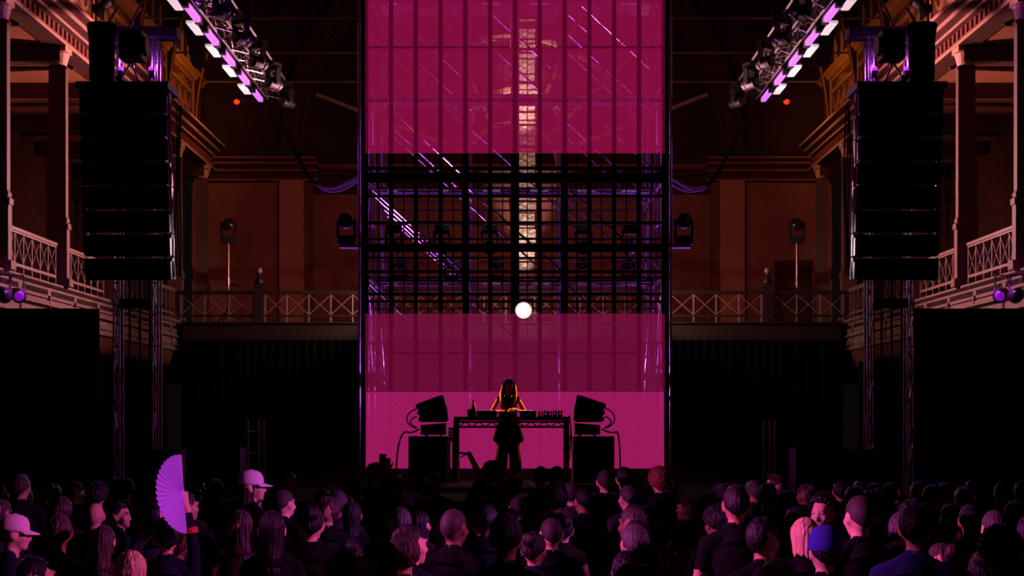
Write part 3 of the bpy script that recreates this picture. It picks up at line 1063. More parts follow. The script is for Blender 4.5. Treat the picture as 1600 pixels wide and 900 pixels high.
# ================================================================== lighting trusses along the hall with tubes
def tube_truss(s, side):
    Zt = CZ + 9.2
    X = s * 7.24
    g = thing('lighting_truss', 'long aluminium lighting truss running down the %s side of the hall' % side, 'truss', (X - s * .35, 35.5, Zt), 'lighting trusses')
    box_truss(g, (X - s * .38, 25.5, Zt + .28), (X - s * .38, 41.2, Zt + .28), .42, .42, 'alu', .026, .5, lat=.55)
    # wire hangers to the roof
    for yk in (29.5, 33.5, 37.5, 41):
        pipe('hanger', (X - s * .38, yk, Zt + .5), (X - s * .38, yk, 19.6), .012, 'dark_steel', g, 6)
    nth = ['farthest', 'second farthest', 'third farthest', 'fourth farthest', 'fifth', 'sixth', 'nearest']
    for k in range(5):
        ye = 41.0 - 2.05 * k
        t = thing('light_tube', 'glowing violet tube light under the %s lighting truss, %s one' % (side, nth[k]), 'tube light', (X, ye - .65, Zt), 'violet tube lights')
        MB().box((X, ye - .66, Zt), (.13, 1.28, .11)).build('tube', 'tube_purple', t)
        MB().box((X, ye - .66, Zt + .075), (.15, 1.3, .04)).box((X, ye + .05, Zt), (.15, .14, .15)).box((X, ye - 1.29, Zt), (.15, .14, .15)).build('housing', 'black', t)
        t = thing('strip_light', 'pale white strip light beside the violet tubes of the %s truss, %s one' % (side, nth[k]), 'strip light', (X + s * .2, ye - 1.65, Zt - .1), 'white strip lights')
        MB().box((X + s * .175, ye - 1.62, Zt - .06), (.17, 1.05, .06)).build('diffuser', 'tube_white', t)
        MB().box((X + s * .175, ye - 1.62, Zt - .005), (.18, 1.09, .05)).box((X + s * .175, ye - 1.08, Zt - .04), (.17, .05, .1)).build('housing', 'black', t)
    for k, yk in enumerate((30.8, 33.0, 35.2, 37.4, 39.6)):
        moving_head((X - s * .95, yk, Zt + .15), 'moving light hanging beside the %s lighting truss, %s' % (side, ['nearest', 'second', 'third', 'fourth', 'farthest'][k]), 'moving lights on the trusses', True, rotz=s * .6, scale=1.1)
    # arm that carries the row of moving lights
    pipe('outrigger', (X - s * .95, 29, Zt + .2), (X - s * .95, 41, Zt + .2), .03, 'alu', g)
    for yk in (30, 33.8, 37.6, 40.8):
        pipe('outrigger_arm', (X - s * .38, yk, Zt + .2), (X - s * .95, yk, Zt + .2), .025, 'alu', g)
    # red pilot lamp at the far end
    p = W(371, 157, 41.4) if s < 0 else W(1228, 157, 41.4)
    t = thing('pilot_lamp', 'small red pilot lamp at the far end of the %s truss' % side, 'lamp', p, 'red pilot lamps')
    MB().box((p.x, p.y, p.z + .08), (.28, .3, .22)).build('housing', 'black', t)
    MB().ball((p.x, p.y - .1, p.z - .05), (.09, .07, .09), 10, 6).build('bulb', 'red_lamp', t, True)
    pipe('bracket', p + Vector((0, 0, .15)), (X - s * .17, 41.24, Zt + .07), .02, 'dark_steel', t)
    # loudspeaker hung in the gallery bay
    p = W(303, 72, 42) if s < 0 else W(1292, 70, 42)
    t = thing('hung_speaker', 'narrow black loudspeaker column hanging outside the %s lighting truss' % side, 'loudspeaker', (p.x, p.y, p.z - .6), 'hung side loudspeakers')
    m = MB()
    for j in range(4):
        m.box((p.x - s * (.05 * j), p.y, p.z + .48 - j * .31), (.5 - .05 * j, .42, .30), ry=s * .05 * j)
    m.build('cabinet', 'black', t)
    MB().box((p.x, p.y, p.z + .68), (.62, .25, .1)).build('flying_frame', 'black', t)
    pipe('hanger', (p.x, p.y, p.z + .55), (p.x, p.y, 18.5), .012, 'dark_steel', t, 6)
    lamp('tube_spill', 'SPOT', (X + s * .3, 36, Zt - .3), (.75, .25, 1), 60, (s * 11.5, 42, 14), 120, .9, .2)


tube_truss(-1, 'left')
tube_truss(1, 'right')

# moving lights on stands on the back gallery
for s, side, px in ((-1, 'left', 357), (1, 'right', 1245)):
    p = W(px, 380, 49.2)
    st_ = thing('light_stand', 'thin lighting stand on the back gallery, %s of the tower' % side, 'stand', (p.x, 49.2, 5.6), 'gallery lighting stands')
    pipe('pole', (p.x, 49.2, 5.75), (p.x, 49.2, p.z), .045, 'steel', st_)
    pipe('collar', (p.x, 49.2, 7.0), (p.x, 49.2, 7.25), .075, 'alu', st_)
    pipe('side_arm', (p.x, 49.2, 7.05), (p.x + .45, 49.1, 6.95), .03, 'steel', st_)
    for j in range(3):
        a = 2 * PI * j / 3 + .4
        pipe('leg', (p.x, 49.2, 6.2), (p.x + .6 * math.cos(a), 49.2 + .6 * math.sin(a), 5.63), .025, 'dark_steel', st_)
    moving_head((p.x, 49.2, p.z), 'dark moving light on top of the %s gallery stand' % side, 'moving lights on gallery stands', scale=1.35, rotz=-s * .3)

# round fixtures clamped to the gallery fronts
for s, side in ((-1, 'left'), (1, 'right')):
    for j, px in enumerate(((4, 26) if s < 0 else (1590, 1566))):
        p = W(px, 460, 30.9 if j else 30.0)
        t = thing('par_light', 'round violet-lit stage light clamped to the %s gallery front, %s one' % (side, ('outer', 'inner')[j]), 'stage light', p, 'gallery front lights')
        Mr = Matrix.Rotation(s * -.7, 3, 'Z') @ Matrix.Rotation(PI / 2 + .3, 3, 'X')
        MB().lathe([(.06, -.16), (.13, -.1), (.15, .0), (.15, .14), (.16, .16)], p, 16, M=Mr).build('can', 'black_gloss', t)
        MB().lathe([(.14, .15), (.10, .165), (.04, .172)], p, 16, M=Mr).build('lens', 'violet_glint' if j else 'lens', t, True)
        m = MB()
        for sx in (-.18, .18):
            m.bar(p + Vector((sx, 0, 0)), p + Vector((sx * .7, .05, .42)), .03, .02)
        m.bar(p + Vector((-.14, .05, .42)), p + Vector((.14, .05, .42)), .03, .02)
        m.build('yoke', 'black', t)
        q = p + Vector((s * .12, .05, .42))
        MB().bar(q, (s * (GX - .04), q.y, 5.5), .04, .03).build('clamp_arm', 'black', t)
        lamp('fascia_glow', 'SPOT', p + Vector((-s * .35, -.25, .1)), (.9, .12, .95), 30, p + Vector((s * .8, 1.6, -.1)), 85, .9, .05)

# spotlights clamped on the cornices near the front
for s, side in ((-1, 'left'), (1, 'right')):
    p = W(129, 20, 36.5) if s < 0 else W(1465, 32, 36.5)
    p.x = s * 10.5
    p.z = 12.95
    t = thing('cornice_spotlight', 'small black spotlight clamped on the %s cornice' % side, 'stage light', p, 'cornice spotlights')
    Mr = Matrix.Rotation(s * .8, 3, 'Z') @ Matrix.Rotation(PI / 2 + .8, 3, 'X')
    MB().lathe([(.08, -.25), (.12, -.2), (.12, .05), (.2, .22), (.19, .23)], p, 14, M=Mr).build('can', 'black', t)
    MB().bar(p, p + Vector((0, 0, -.36)), .06, .06).build('clamp', 'black', t)


# purple-lit stands near the stage sides
for s, side, xs in ((-1, 'left', (387, 404, 412)), (1, 'right', (1194, 1203, 1211))):
    Y = 21.6
    a = W(xs[0], 0, Y).x
    b = W(xs[-1], 0, Y).x
    g = thing('truss_post', 'slim truss post with violet edges standing beside the %s of the stage' % side, 'post', ((a + b) / 2, Y, 0), 'slim truss posts')
    ztop = W(0, 655, Y).z
    for x_ in xs:
        pipe('upright', (W(x_, 0, Y).x, Y, 0), (W(x_, 0, Y).x, Y, ztop), .02, 'alu', g)
    for k in range(7):
        zz = .2 + k * ztop / 7.2
        pipe('rung', (a, Y, zz), (b, Y, zz), .014, 'alu', g)
    MB().box(((a + b) / 2, Y, .03), (.24, .5, .06)).build('base_plate', 'dark_steel', g)
    lamp('post_fill', 'SPOT', ((a + b) / 2 - s * .45, Y - .1, 3.6), (.8, .3, 1), 40, ((a + b) / 2, Y, 1.9), 40, .6, .03)  # unseen spot added to light the post violet
    # dark flight cases further out
    for k, (px, w_) in enumerate((((340, .75), (252, .6)) if s < 0 else ((1278, .75), (1348, .5)))):
        q = W(px, 700 + 3 * k, 20.9)
        t = thing('flight_case', 'dark flight case with metal edges off the %s of the stage, %s one' % (side, ('inner', 'outer')[k]), 'case', (q.x, 20.9, 0), 'flight cases')
        MB().box((q.x, 20.9, q.z / 2 + .05), (w_, .6, q.z - .1)).build('body', 'black', t)
        for sx in (-1, 1):
            block('edge', (q.x + sx * w_ / 2, 20.9 - .3, q.z / 2 + .05), (.03, .03, q.z - .1), 'black', t)
        block('edge', (q.x, 20.9 - .3, q.z), (w_ + .03, .03, .03), 'black', t)
        for sx in (-1, 1):
            pipe('caster', (q.x + sx * w_ * .35 - .02, 20.75, .05), (q.x + sx * w_ * .35 + .02, 20.75, .05), .05, 'dark_steel', t)

# ================================================================== DJ table
DY = 22.2


def px(x, y, Y=DY):
    return W(x, y, Y)


tl, trr = px(709, 0).x, px(889, 0).x
tz = px(0, 651).z
tb = thing('dj_table', 'black DJ table with a truss lattice front on the stage', 'table', ((tl + trr) / 2, DY + .3, SZ))
MB().box(((tl + trr) / 2, DY + .32, tz - .03), (trr - tl, .72, .06)).build('tabletop', 'black', tb)
for x in (tl + .03, trr - .03):
    for y in (DY, DY + .64):
        block('leg', (x, y, (SZ + tz - .06) / 2), (.07, .06, tz - .06 - SZ), 'black', tb)
zl = px(0, 667).z
MB().tube((tl + .06, DY, zl), (trr - .06, DY, zl), .016, n=8).build('lower_chord', 'black', tb)
MB().tube((tl + .06, DY, tz - .08), (trr - .06, DY, tz - .08), .016, n=8).build('upper_chord', 'black', tb)
nb = 16
for k in range(nb):
    x0 = tl + .08 + (trr - tl - .16) * k / nb
    x1 = tl + .08 + (trr - tl - .16) * (k + 1) / nb
    a, b = (zl, tz - .08) if k % 2 == 0 else (tz - .08, zl)
    pipe('lattice_bar', (x0, DY, a), (x1, DY, b), .009, 'black', tb, 6)

# gear on the table
def player(xa, xb, name, label):
    xc = (xa + xb) / 2
    t = thing(name, label, 'music player', (xc, DY + .3, tz), 'music players on the table')
    w_ = xb - xa
    m = MB()
    m.add([(xa, DY + .1, tz), (xb, DY + .1, tz), (xb, DY + .5, tz), (xa, DY + .5, tz), (xa, DY + .1, tz + .09), (xb, DY + .1, tz + .09), (xb, DY + .5, tz + .07), (xa, DY + .5, tz + .07)],
          [(3, 2, 1, 0), (4, 5, 6, 7), (0, 1, 5, 4), (1, 2, 6, 5), (2, 3, 7, 6), (3, 0, 4, 7)])
    m.build('body', 'black', t)
    MB().lathe([(.1, 0), (.1, .015), (.09, .02)], (xc, DY + .36, tz + .075), 18).build('jog_wheel', 'black', t)
    MB().box((xc, DY + .16, tz + .093), (w_ * .6, .09, .012), rx=.1).build('display', 'black', t)
    for k in range(3):
        MB().lathe([(.012, 0), (.01, .02)], (xa + .04 + k * .04, DY + .47, tz + .07), 8).build('knob', 'dark_steel', t)


player(px(744, 0).x, px(776, 0).x, 'media_player', 'black media player at the left of the DJ')
player(px(812, 0).x, px(838, 0).x, 'media_player', 'black media player at the right of the DJ')
xa, xb = px(779, 0).x, px(808, 0).x
t = thing('dj_mixer', 'black mixer between the two media players', 'mixer', ((xa + xb) / 2, DY + .3, tz))
MB().box(((xa + xb) / 2, DY + .3, tz + .04), (xb - xa, .4, .08)).build('body', 'black', t)
for k in range(4):
    for j in range(3):
        MB().lathe([(.012, 0), (.009, .025)], (xa + .04 + k * .065, DY + .2 + j * .08, tz + .08), 8).build('knob', 'dark_steel', t)
# small effect boxes with knobs on the right of the table
rnd = random.Random(3)
for k, x in enumerate((845, 853, 860, 868, 876)):
    w_ = .07
    p = px(x, 0).x
    h = .05 + .05 * rnd.random()
    t = thing('effect_unit', 'small effects box on the right end of the DJ table, %s from the DJ' % ('first', 'second', 'third', 'fourth', 'fifth')[k], 'effects box', (p, DY + .25, tz), 'small effects boxes')
    MB().box((p, DY + .28, tz + h / 2), (w_, .12, h)).build('body', 'black_gloss', t)
    for j in (-.02, .02):
        MB().lathe([(.011, 0), (.009, .025)], (p + j, DY + .26, tz + h), 8).build('knob', 'alu' if k % 2 else 'dark_steel', t)
    MB().ball((p, DY + .215, tz + h * .6), .008, 8, 5).build('pilot_light', 'violet_lamp' if k % 2 else 'red_lamp', t)
# bottle and can
p = px(739.5, 0).x
t = thing('bottle', 'dark glass bottle standing on the left end of the DJ table', 'bottle', (p, DY + .2, tz))
MB().lathe([(.036, 0), (.038, .01), (.038, .13), (.03, .16), (.015, .2), (.013, .25)], (p, DY + .2, tz), 14).build('body', 'black_gloss', t, True)
MB().lathe([(.016, .25), (.016, .27)], (p, DY + .2, tz), 10).build('cap', 'dark_steel', t)
p = px(733, 0).x
MB().lathe([(.028, 0), (.033, .008), (.033, .11), (.027, .12)], (p, DY + .2, tz), 14).solo('drink_can', 'black_gloss', 'dark drink can beside the bottle on the DJ table', 'can')
# cables at the right end
m = MB()
for j in range(3):
    c = []
    for u in np.linspace(0, 1, 14):
        c.append((trr + .012 + .03 * math.sin(PI * u) + .006 * j, DY + .35, tz + .02 - u * (.45 + .12 * j)))
    m.sweep(c, .008, 5)
m.solo('table_cable', 'cable', 'loops of black cable hanging off the right end of the DJ table', 'cable')


# ---------------------------------------------------------------- stacks of loudspeakers either side
def stack(s, side):
    f = lambda a: a if s < 0 else None
    if s < 0:
        sx0, sx1 = 638, 699
        bx0, bx1 = 657, 696
        tip = [(651, 631), (689, 617), (697, 661), (657, 661)]
    else:
        sx0, sx1 = 896, 960
        bx0, bx1 = 899, 938
        tip = [(905, 617), (945, 630), (941, 661), (900, 661)]
    Y = DY + .1
    z0, z1 = SZ, px(0, 682, Y).z
    xa, xb = px(sx0, 0, Y).x, px(sx1, 0, Y).x
    xc = (xa + xb) / 2
    t = thing('subwoofer', 'black subwoofer box under the tilted monitors, %s of the DJ table' % side, 'loudspeaker', (xc, Y + .3, z0), 'subwoofers')
    MB().box((xc, Y + .33, (z0 + z1) / 2), (xb - xa, .62, z1 - z0)).build('cabinet', 'black', t)
    MB().box((xc, Y + .01, (z0 + z1) / 2), (xb - xa - .05, .02, z1 - z0 - .05)).build('grille', 'dark_steel', t)
    for k in (-1, 1):
        block('handle', (xc + k * (xb - xa) / 2, Y + .3, (z0 + z1) / 2 + .1), (.02, .18, .06), 'black_gloss', t)
    # flat lower monitor
    zb0, zb1 = z1 + .025, px(0, 664, Y).z
    xa2, xb2 = px(bx0, 0, Y).x, px(bx1, 0, Y).x
    x2 = (xa2 + xb2) / 2
    t = thing('monitor_speaker', 'lower black monitor loudspeaker lying on the subwoofer, %s of the table' % side, 'loudspeaker', (x2, Y + .3, z1), 'lower monitors')
    dz = .03
    m = MB()
    pl = [(xa2, zb0), (xb2, zb0), (xb2, zb1 + (dz if s < 0 else 0)), (xa2, zb1 + (0 if s < 0 else dz))]
    m.prism_y(pl, Y + .02, Y + .5)
    m.build('cabinet', 'black', t)
    for k in (-.3, .3):
        block('foot', (x2 + k * (xb2 - xa2), Y + .25, z1 + .0125), (.03, .3, .025), 'black', t)
    # tilted upper monitor: wedge cabinet with a curved grille side
    P = [px(a, b, Y) for a, b in tip]
    zz = zb1 + dz
    up = .015
    pl = [(P[0].x, P[0].z), (P[1].x, P[1].z), (P[2].x, zz + up), (P[3].x, zz + up)]
    t = thing('monitor_speaker', 'upper black monitor loudspeaker tilted towards the DJ, %s of the table' % side, 'loudspeaker', (x2, Y + .3, zz), 'tilted monitors')
    MB().prism_y(pl, Y + .02, Y + .5).build('cabinet', 'black', t)
    e0, e1 = (pl[1], pl[2]) if s < 0 else (pl[0], pl[3])
    m = MB()
    for k in range(9):
        u = .07 + .82 * k / 8
        m.box((e0[0] + (e1[0] - e0[0]) * u - s * (.012 + .02 * math.sin(PI * u)), Y + .26, e0[1] + (e1[1] - e0[1]) * u), (.03, .44, .045))
    m.build('grille', 'dark_steel', t)
    b0, b1 = (pl[0], pl[3]) if s < 0 else (pl[1], pl[2])
    for u in (.15, .5, .85):
        block('rigging_plate', (b0[0] + (b1[0] - b0[0]) * u + s * .012, Y + .1, b0[1] + (b1[1] - b0[1]) * u), (.03, .1, .06), 'steel', t)
    # cable loops at the back of the monitors
    m = MB()
    xr = b0[0] + s * .01
    for (za, zb_, w_) in ((b0[1] - .08, zb0 + .1, .16), (zz + .1, zb0 + .12, .1)):
        c = []
        for u in np.linspace(0, 1, 16):
            c.append((xr + s * w_ * math.sin(PI * u) ** .6, Y + .2, za + (zb_ - za) * u))
        m.sweep(c, .011, 5)
    m.solo('speaker_cable', 'cable', 'black cables looping off the back of the %s monitors' % side, 'cable', 'monitor cables')
    c = []
    xo = xa if s < 0 else xb
    xm = (xa2 if s < 0 else xb2) + s * .025
    xe = xo + s * (.2 if s < 0 else .1)
    for u in np.linspace(0, 1, 12):      # out of the monitor and over the edge of the subwoofer
        c.append((xm + (xo + s * .05 - xm) * u, Y + .1, z1 + .12 - .05 * u - .03 * math.sin(PI * u)))
    for u in np.linspace(.06, 1, 16):    # then down to the stage
        c.append((xo + s * .05 + (xe - xo - s * .05) * math.sin(PI * u / 2), Y + .1, (z1 + .07) * (1 - u * u) + (SZ + .016) * u * u))
    MB().sweep(c, .014, 5).solo('speaker_cable', 'cable', 'thick black cable dropping from the %s monitors to the stage' % side, 'cable', 'monitor cables')


stack(-1, 'left')
stack(1, 'right')
# red vinyl-like items beside the left stack
p = px(703, 676, DY + .3)
p.x = -.961
t = thing('folded_cloth', 'folded red and white cloth between the left speakers and the table leg', 'cloth', (p.x, p.y, p.z - .1))
for k in range(4):
    MB().box((p.x, p.y, p.z - .09 + k * .05), (.08, .3, .042), ry=.03 * (k % 2)).build('fold', 'red_vinyl', t)
t = thing('side_stand', 'narrow dark stand holding the folded red cloth by the table', 'stand', (p.x, p.y, SZ))
block('shelf', (p.x, p.y, p.z - .125), (.078, .32, .02), 'black', t)
for dx in (-.028, .028):
    for dy in (-.13, .13):
        block('leg', (p.x + dx, p.y + dy, (SZ + p.z - .135) / 2), (.02, .02, p.z - .135 - SZ), 'black', t)

# ================================================================== people
SKIN = [mat('skin_a', (214, 168, 142), .55, var=.08, scale=12), mat('skin_b', (180, 130, 102), .55, var=.08, scale=12), mat('skin_c', (120, 82, 62), .55, var=.08, scale=12)]
HAIR = {'black': mat('hair_black', (22, 18, 17), .5, spec=.35, bump=.5, bscale=55, var=.3, scale=40, stretch=(1, 1, .12)),
        'brown': mat('hair_brown', (58, 38, 28), .5, spec=.35, bump=.5, bscale=55, var=.4, scale=40, stretch=(1, 1, .12)),
        'red': mat('hair_red', (120, 62, 44), .5, spec=.35, bump=.5, bscale=55, var=.4, scale=40, stretch=(1, 1, .3)),
        'blonde': mat('hair_blonde', (205, 170, 130), .5, spec=.35, bump=.5, bscale=55, var=.35, scale=45, stretch=(1, 1, .1)),
        'grey': mat('hair_grey', (70, 62, 60), .5, spec=.35, bump=.5, bscale=55, var=.3, scale=40, stretch=(1, 1, .12)),
        'stubble': mat('hair_stubble', (52, 40, 36), .7, var=.5, scale=90)}
TOP = {'black': mat('cloth_black', (14, 13, 15), .85, spec=.08), 'navy': mat('cloth_navy', (22, 22, 40), .85, spec=.08), 'grey': mat('cloth_grey', (46, 44, 48), .85, spec=.08),
       'white': mat('cloth_white', (205, 198, 200), .8, spec=.08), 'blue': mat('cloth_blue', (58, 60, 120), .85, spec=.08), 'maroon': mat('cloth_maroon', (52, 22, 26), .85, spec=.08), 'olive': mat('cloth_olive', (34, 34, 24), .85, spec=.08)}
TRO = [mat('denim', (28, 30, 42), .9), mat('trouser_black', (14, 14, 15), .9)]
SHOE = mat('shoe', (20, 20, 20), .6)
mat('eye_white', (220, 215, 210), .2)
mat('cap_white', (225, 205, 210), .8)
mat('cap_violet', (150, 120, 205), .8)
mat('beanie_blue', (56, 50, 168), .95, bump=.25, bscale=160)
mat('phone', (10, 10, 12), .15)
mat('fan_paper', (186, 150, 236), .8)
mat('band_red', (190, 50, 40), .7)
DG = None
NECK = Vector((0, 0, 1.50))


def cap_mesh(m, p, q, r0, r1, n=12):
    p, q = Vector(p), Vector(q)
    ax = (q - p)
    L = ax.length or 1e-4
    ax = ax / L
    pts, rr = [], []
    for a in (-80, -50, -20):
        a = math.radians(a)
        pts.append(p + ax * r0 * math.sin(a)); rr.append(r0 * math.cos(a))
    for a in (20, 50, 80):
        a = math.radians(a)
        pts.append(q + ax * r1 * math.sin(a)); rr.append(r1 * math.cos(a))
    u = Vector((0, 0, 1)) if abs(ax.z) < .9 else Vector((1, 0, 0))
    A = ax.cross(u).normalized()
    B = ax.cross(A)
    vs = [c + (A * math.cos(2 * PI * i / n) + B * math.sin(2 * PI * i / n)) * r for c, r in zip(pts, rr) for i in range(n)]
    k_ = len(pts)
    fs = [(k * n + i, k * n + (i + 1) % n, (k + 1) * n + (i + 1) % n, (k + 1) * n + i) for k in range(k_ - 1) for i in range(n)]
    fs += [tuple(range(n))[::-1], tuple(range((k_ - 1) * n, k_ * n))]
    m.add(vs, fs)


class Fig:
    """a figure laid out as tapered limbs and fused into ONE continuous skin"""

    def __init__(self, bend=0, pitch=0, yaw=0, female=False):
        self.P = []
        self.bend, self.pitch, self.yaw = bend, pitch, yaw
        f = self.f = female
        sh = .155 if f else .18
        self.sh = sh
        hipw = .17 if f else .16
        E, C = self.ell, self.cap
        E((0, 0, .95), (hipw, .115, .13), 2)
        E((0, .005, 1.10), (.125 if f else .145, .1, .16), 1)
        E((0, 0, 1.29), (.15 if f else .168, .112, .17), 1)
        if f:
            for s in (-1, 1):
                E((s * .07, .085, 1.25), (.06, .05, .06), 1)
        C((-sh + .04, 0, 1.405), (sh - .04, 0, 1.405), .062, .062, 1)
        for s in (-1, 1):
            C((s * .025, -.02, 1.475), (s * (sh - .03), -.01, 1.425), .05, .046, 1)
            C((s * .02, -.03, 1.50), (s * .09, -.02, 1.455), .04, .04, 1)
            # legs and feet
            C((s * .088, 0, .9), (s * .095, .02, .5), .09, .06, 2)
            C((s * .095, .02, .5), (s * .098, -.01, .1), .06, .042, 2)
            E((s * .096, -.005, .36), (.055, .058, .12), 2)
            C((s * .098, -.03, .05), (s * .11, .15, .035), .045, .036, 3)
        nr = .05 if f else .058
        self.cap((0, -.012, 1.42), (0, .0, 1.56), nr * .95, nr * .92, 0)
        H = lambda c, r: self.ell(c, r, 0, True)
        H((0, -.005, 1.645), (.074, .094, .1))
        H((0, .045, 1.60), (.062, .052, .075))
        H((0, .058, 1.556), (.044, .042, .036))
        H((0, .082, 1.535), (.022, .02, .02))
        self.cap((0, .092, 1.645), (0, .114, 1.606), .011, .017, 0, True)
        H((0, .078, 1.662), (.055, .022, .014))
        H((0, .096, 1.568), (.026, .012, .012))
        for s in (-1, 1):
            H((s * .04, .07, 1.605), (.026, .026, .026))
            H((s * .079, -.004, 1.628), (.011, .024, .034))
            H((s * .077, .004, 1.603), (.012, .012, .016))

    def xf(self, p, head=False):
        p = Vector(p)
        if head:
            p = NECK + Matrix.Rotation(self.yaw, 3, 'Z') @ Matrix.Rotation(-self.pitch, 3, 'X') @ (p - NECK)
        if self.bend and p.z > .95:
            c = Vector((0, 0, .95))
            p = c + Matrix.Rotation(-self.bend, 3, 'X') @ (p - c)
        return p

    def ell(self, c, r, cls, head=False):
        self.P.append(('e', self.xf(c, head), Vector(r), cls))

    def cap(self, p, q, r0, r1, cls, head=False, raw=False):
        if not raw:
            p, q = self.xf(p, head), self.xf(q, head)
        self.P.append(('c', Vector(p), Vector(q), r0, r1, cls))

    def arm(self, s, elbow, wrist, hand=None, normal=None, curl=.5, sleeve=.5, slim=1.0, fist=False, thumb=.6):
        a = self.xf((s * self.sh, 0, 1.40))
        e, w = Vector(elbow), Vector(wrist)
        k = (.88 if self.f else 1.0) * slim
        C = lambda p, q, r0, r1, c: self.cap(p, q, r0, r1, c, raw=True)
        if sleeve < 1:
            mid = a.lerp(e, max(.05, sleeve))
            C(a, mid, .054 * k, .05 * k, 1)
            C(mid, e, .046 * k, .04 * k, 0)
            C(e, w, .041 * k, .028 * k, 0)
        else:
            C(a, e, .055 * k, .046 * k, 1)
            mid = e.lerp(w, min(.95, sleeve - 1 + .05))
            C(e, mid, .046 * k, .037 * k, 1)
            C(mid, w, .034 * k, .028 * k, 0)
        d = Vector(hand).normalized() if hand is not None else (w - e).normalized()
        n = Vector(normal) if normal is not None else Vector((0, 1, 0))
        n = (n - d * n.dot(d)).normalized()
        u = d.cross(n).normalized() * s
        for t in (-.028, -.009, .01, .028):
            C(w + d * .01 + u * t * .55, w + d * .085 + u * t, .016, .0125, 0)
        lens = [.062, .075, .082, .072]
        for i, t in enumerate((-.03, -.0105, .0105, .03)):
            b = w + d * (.086 - .004 * abs(i - 1.6)) + u * t
            ang = 0
            for j, fr in enumerate((.45, .32, .23)):
                ang += curl * (1.25 if j else .9)
                dd = d * math.cos(ang) + n * math.sin(ang)
                q = b + dd * lens[i] * fr
                C(b, q, .0098 - .0008 * j, .0092 - .0008 * j, 0)
                b = q
        tb = w + d * .03 + u * .03
        dd = (d * .7 + u * .6 + n * thumb).normalized()
        q = tb + dd * .04
        C(tb, q, .014, .0115, 0)
        C(q, q + (d * .9 + u * .1 + n * (thumb + .2)).normalized() * .035, .0112, .009, 0)
        return w, d, n, u

    def mesh(self, name, voxel=.014):
        m = MB()
        for p in self.P:
            if p[0] == 'e':
                m.ball(p[1], p[2], 16, 10)
            else:
                cap_mesh(m, p[1], p[2], p[3], p[4])
        me = bpy.data.meshes.new('tmp')
        me.from_pydata(m.v, [], m.f)
        o = bpy.data.objects.new('tmp', me)
        COL.objects.link(o)
        r = o.modifiers.new('r', 'REMESH')
        r.mode = 'VOXEL'
        r.voxel_size = voxel
        sm = o.modifiers.new('s', 'SMOOTH')
        sm.factor = .5
        sm.iterations = 2
        dg = bpy.context.evaluated_depsgraph_get()
        out = bpy.data.meshes.new_from_object(o.evaluated_get(dg))
        out.name = name
        bpy.data.objects.remove(o)
        bpy.data.meshes.remove(me)
        # assign skin / top / trousers / shoes by nearest limb
        n = len(out.polygons)
        c = np.empty(n * 3)
        out.polygons.foreach_get('center', c)
        c = c.reshape(-1, 3)
        best = np.full(n, 1e9)
        cls = np.zeros(n, int)
        for p in self.P:
            if p[0] == 'e':
                r_ = np.array(p[2])
                q = (c - np.array(p[1])) / r_
                l = np.linalg.norm(q, axis=1)
                d = (l - 1) * r_.min()
            else:
                a, b = np.array(p[1]), np.array(p[2])
                ab = b - a
                t = np.clip(((c - a) @ ab) / max(ab @ ab, 1e-9), 0, 1)
                d = np.linalg.norm(c - (a + t[:, None] * ab), axis=1) - (p[3] + (p[4] - p[3]) * t)
            k = d < best
            best[k] = d[k]
            cls[k] = p[-1]
        out.materials.clear()
        for mm in (SKIN[0], TOP['black'], TRO[1], SHOE):
            out.materials.append(mm)
        out.polygons.foreach_set('material_index', cls.astype(np.int32))
        out.shade_smooth()
        return out


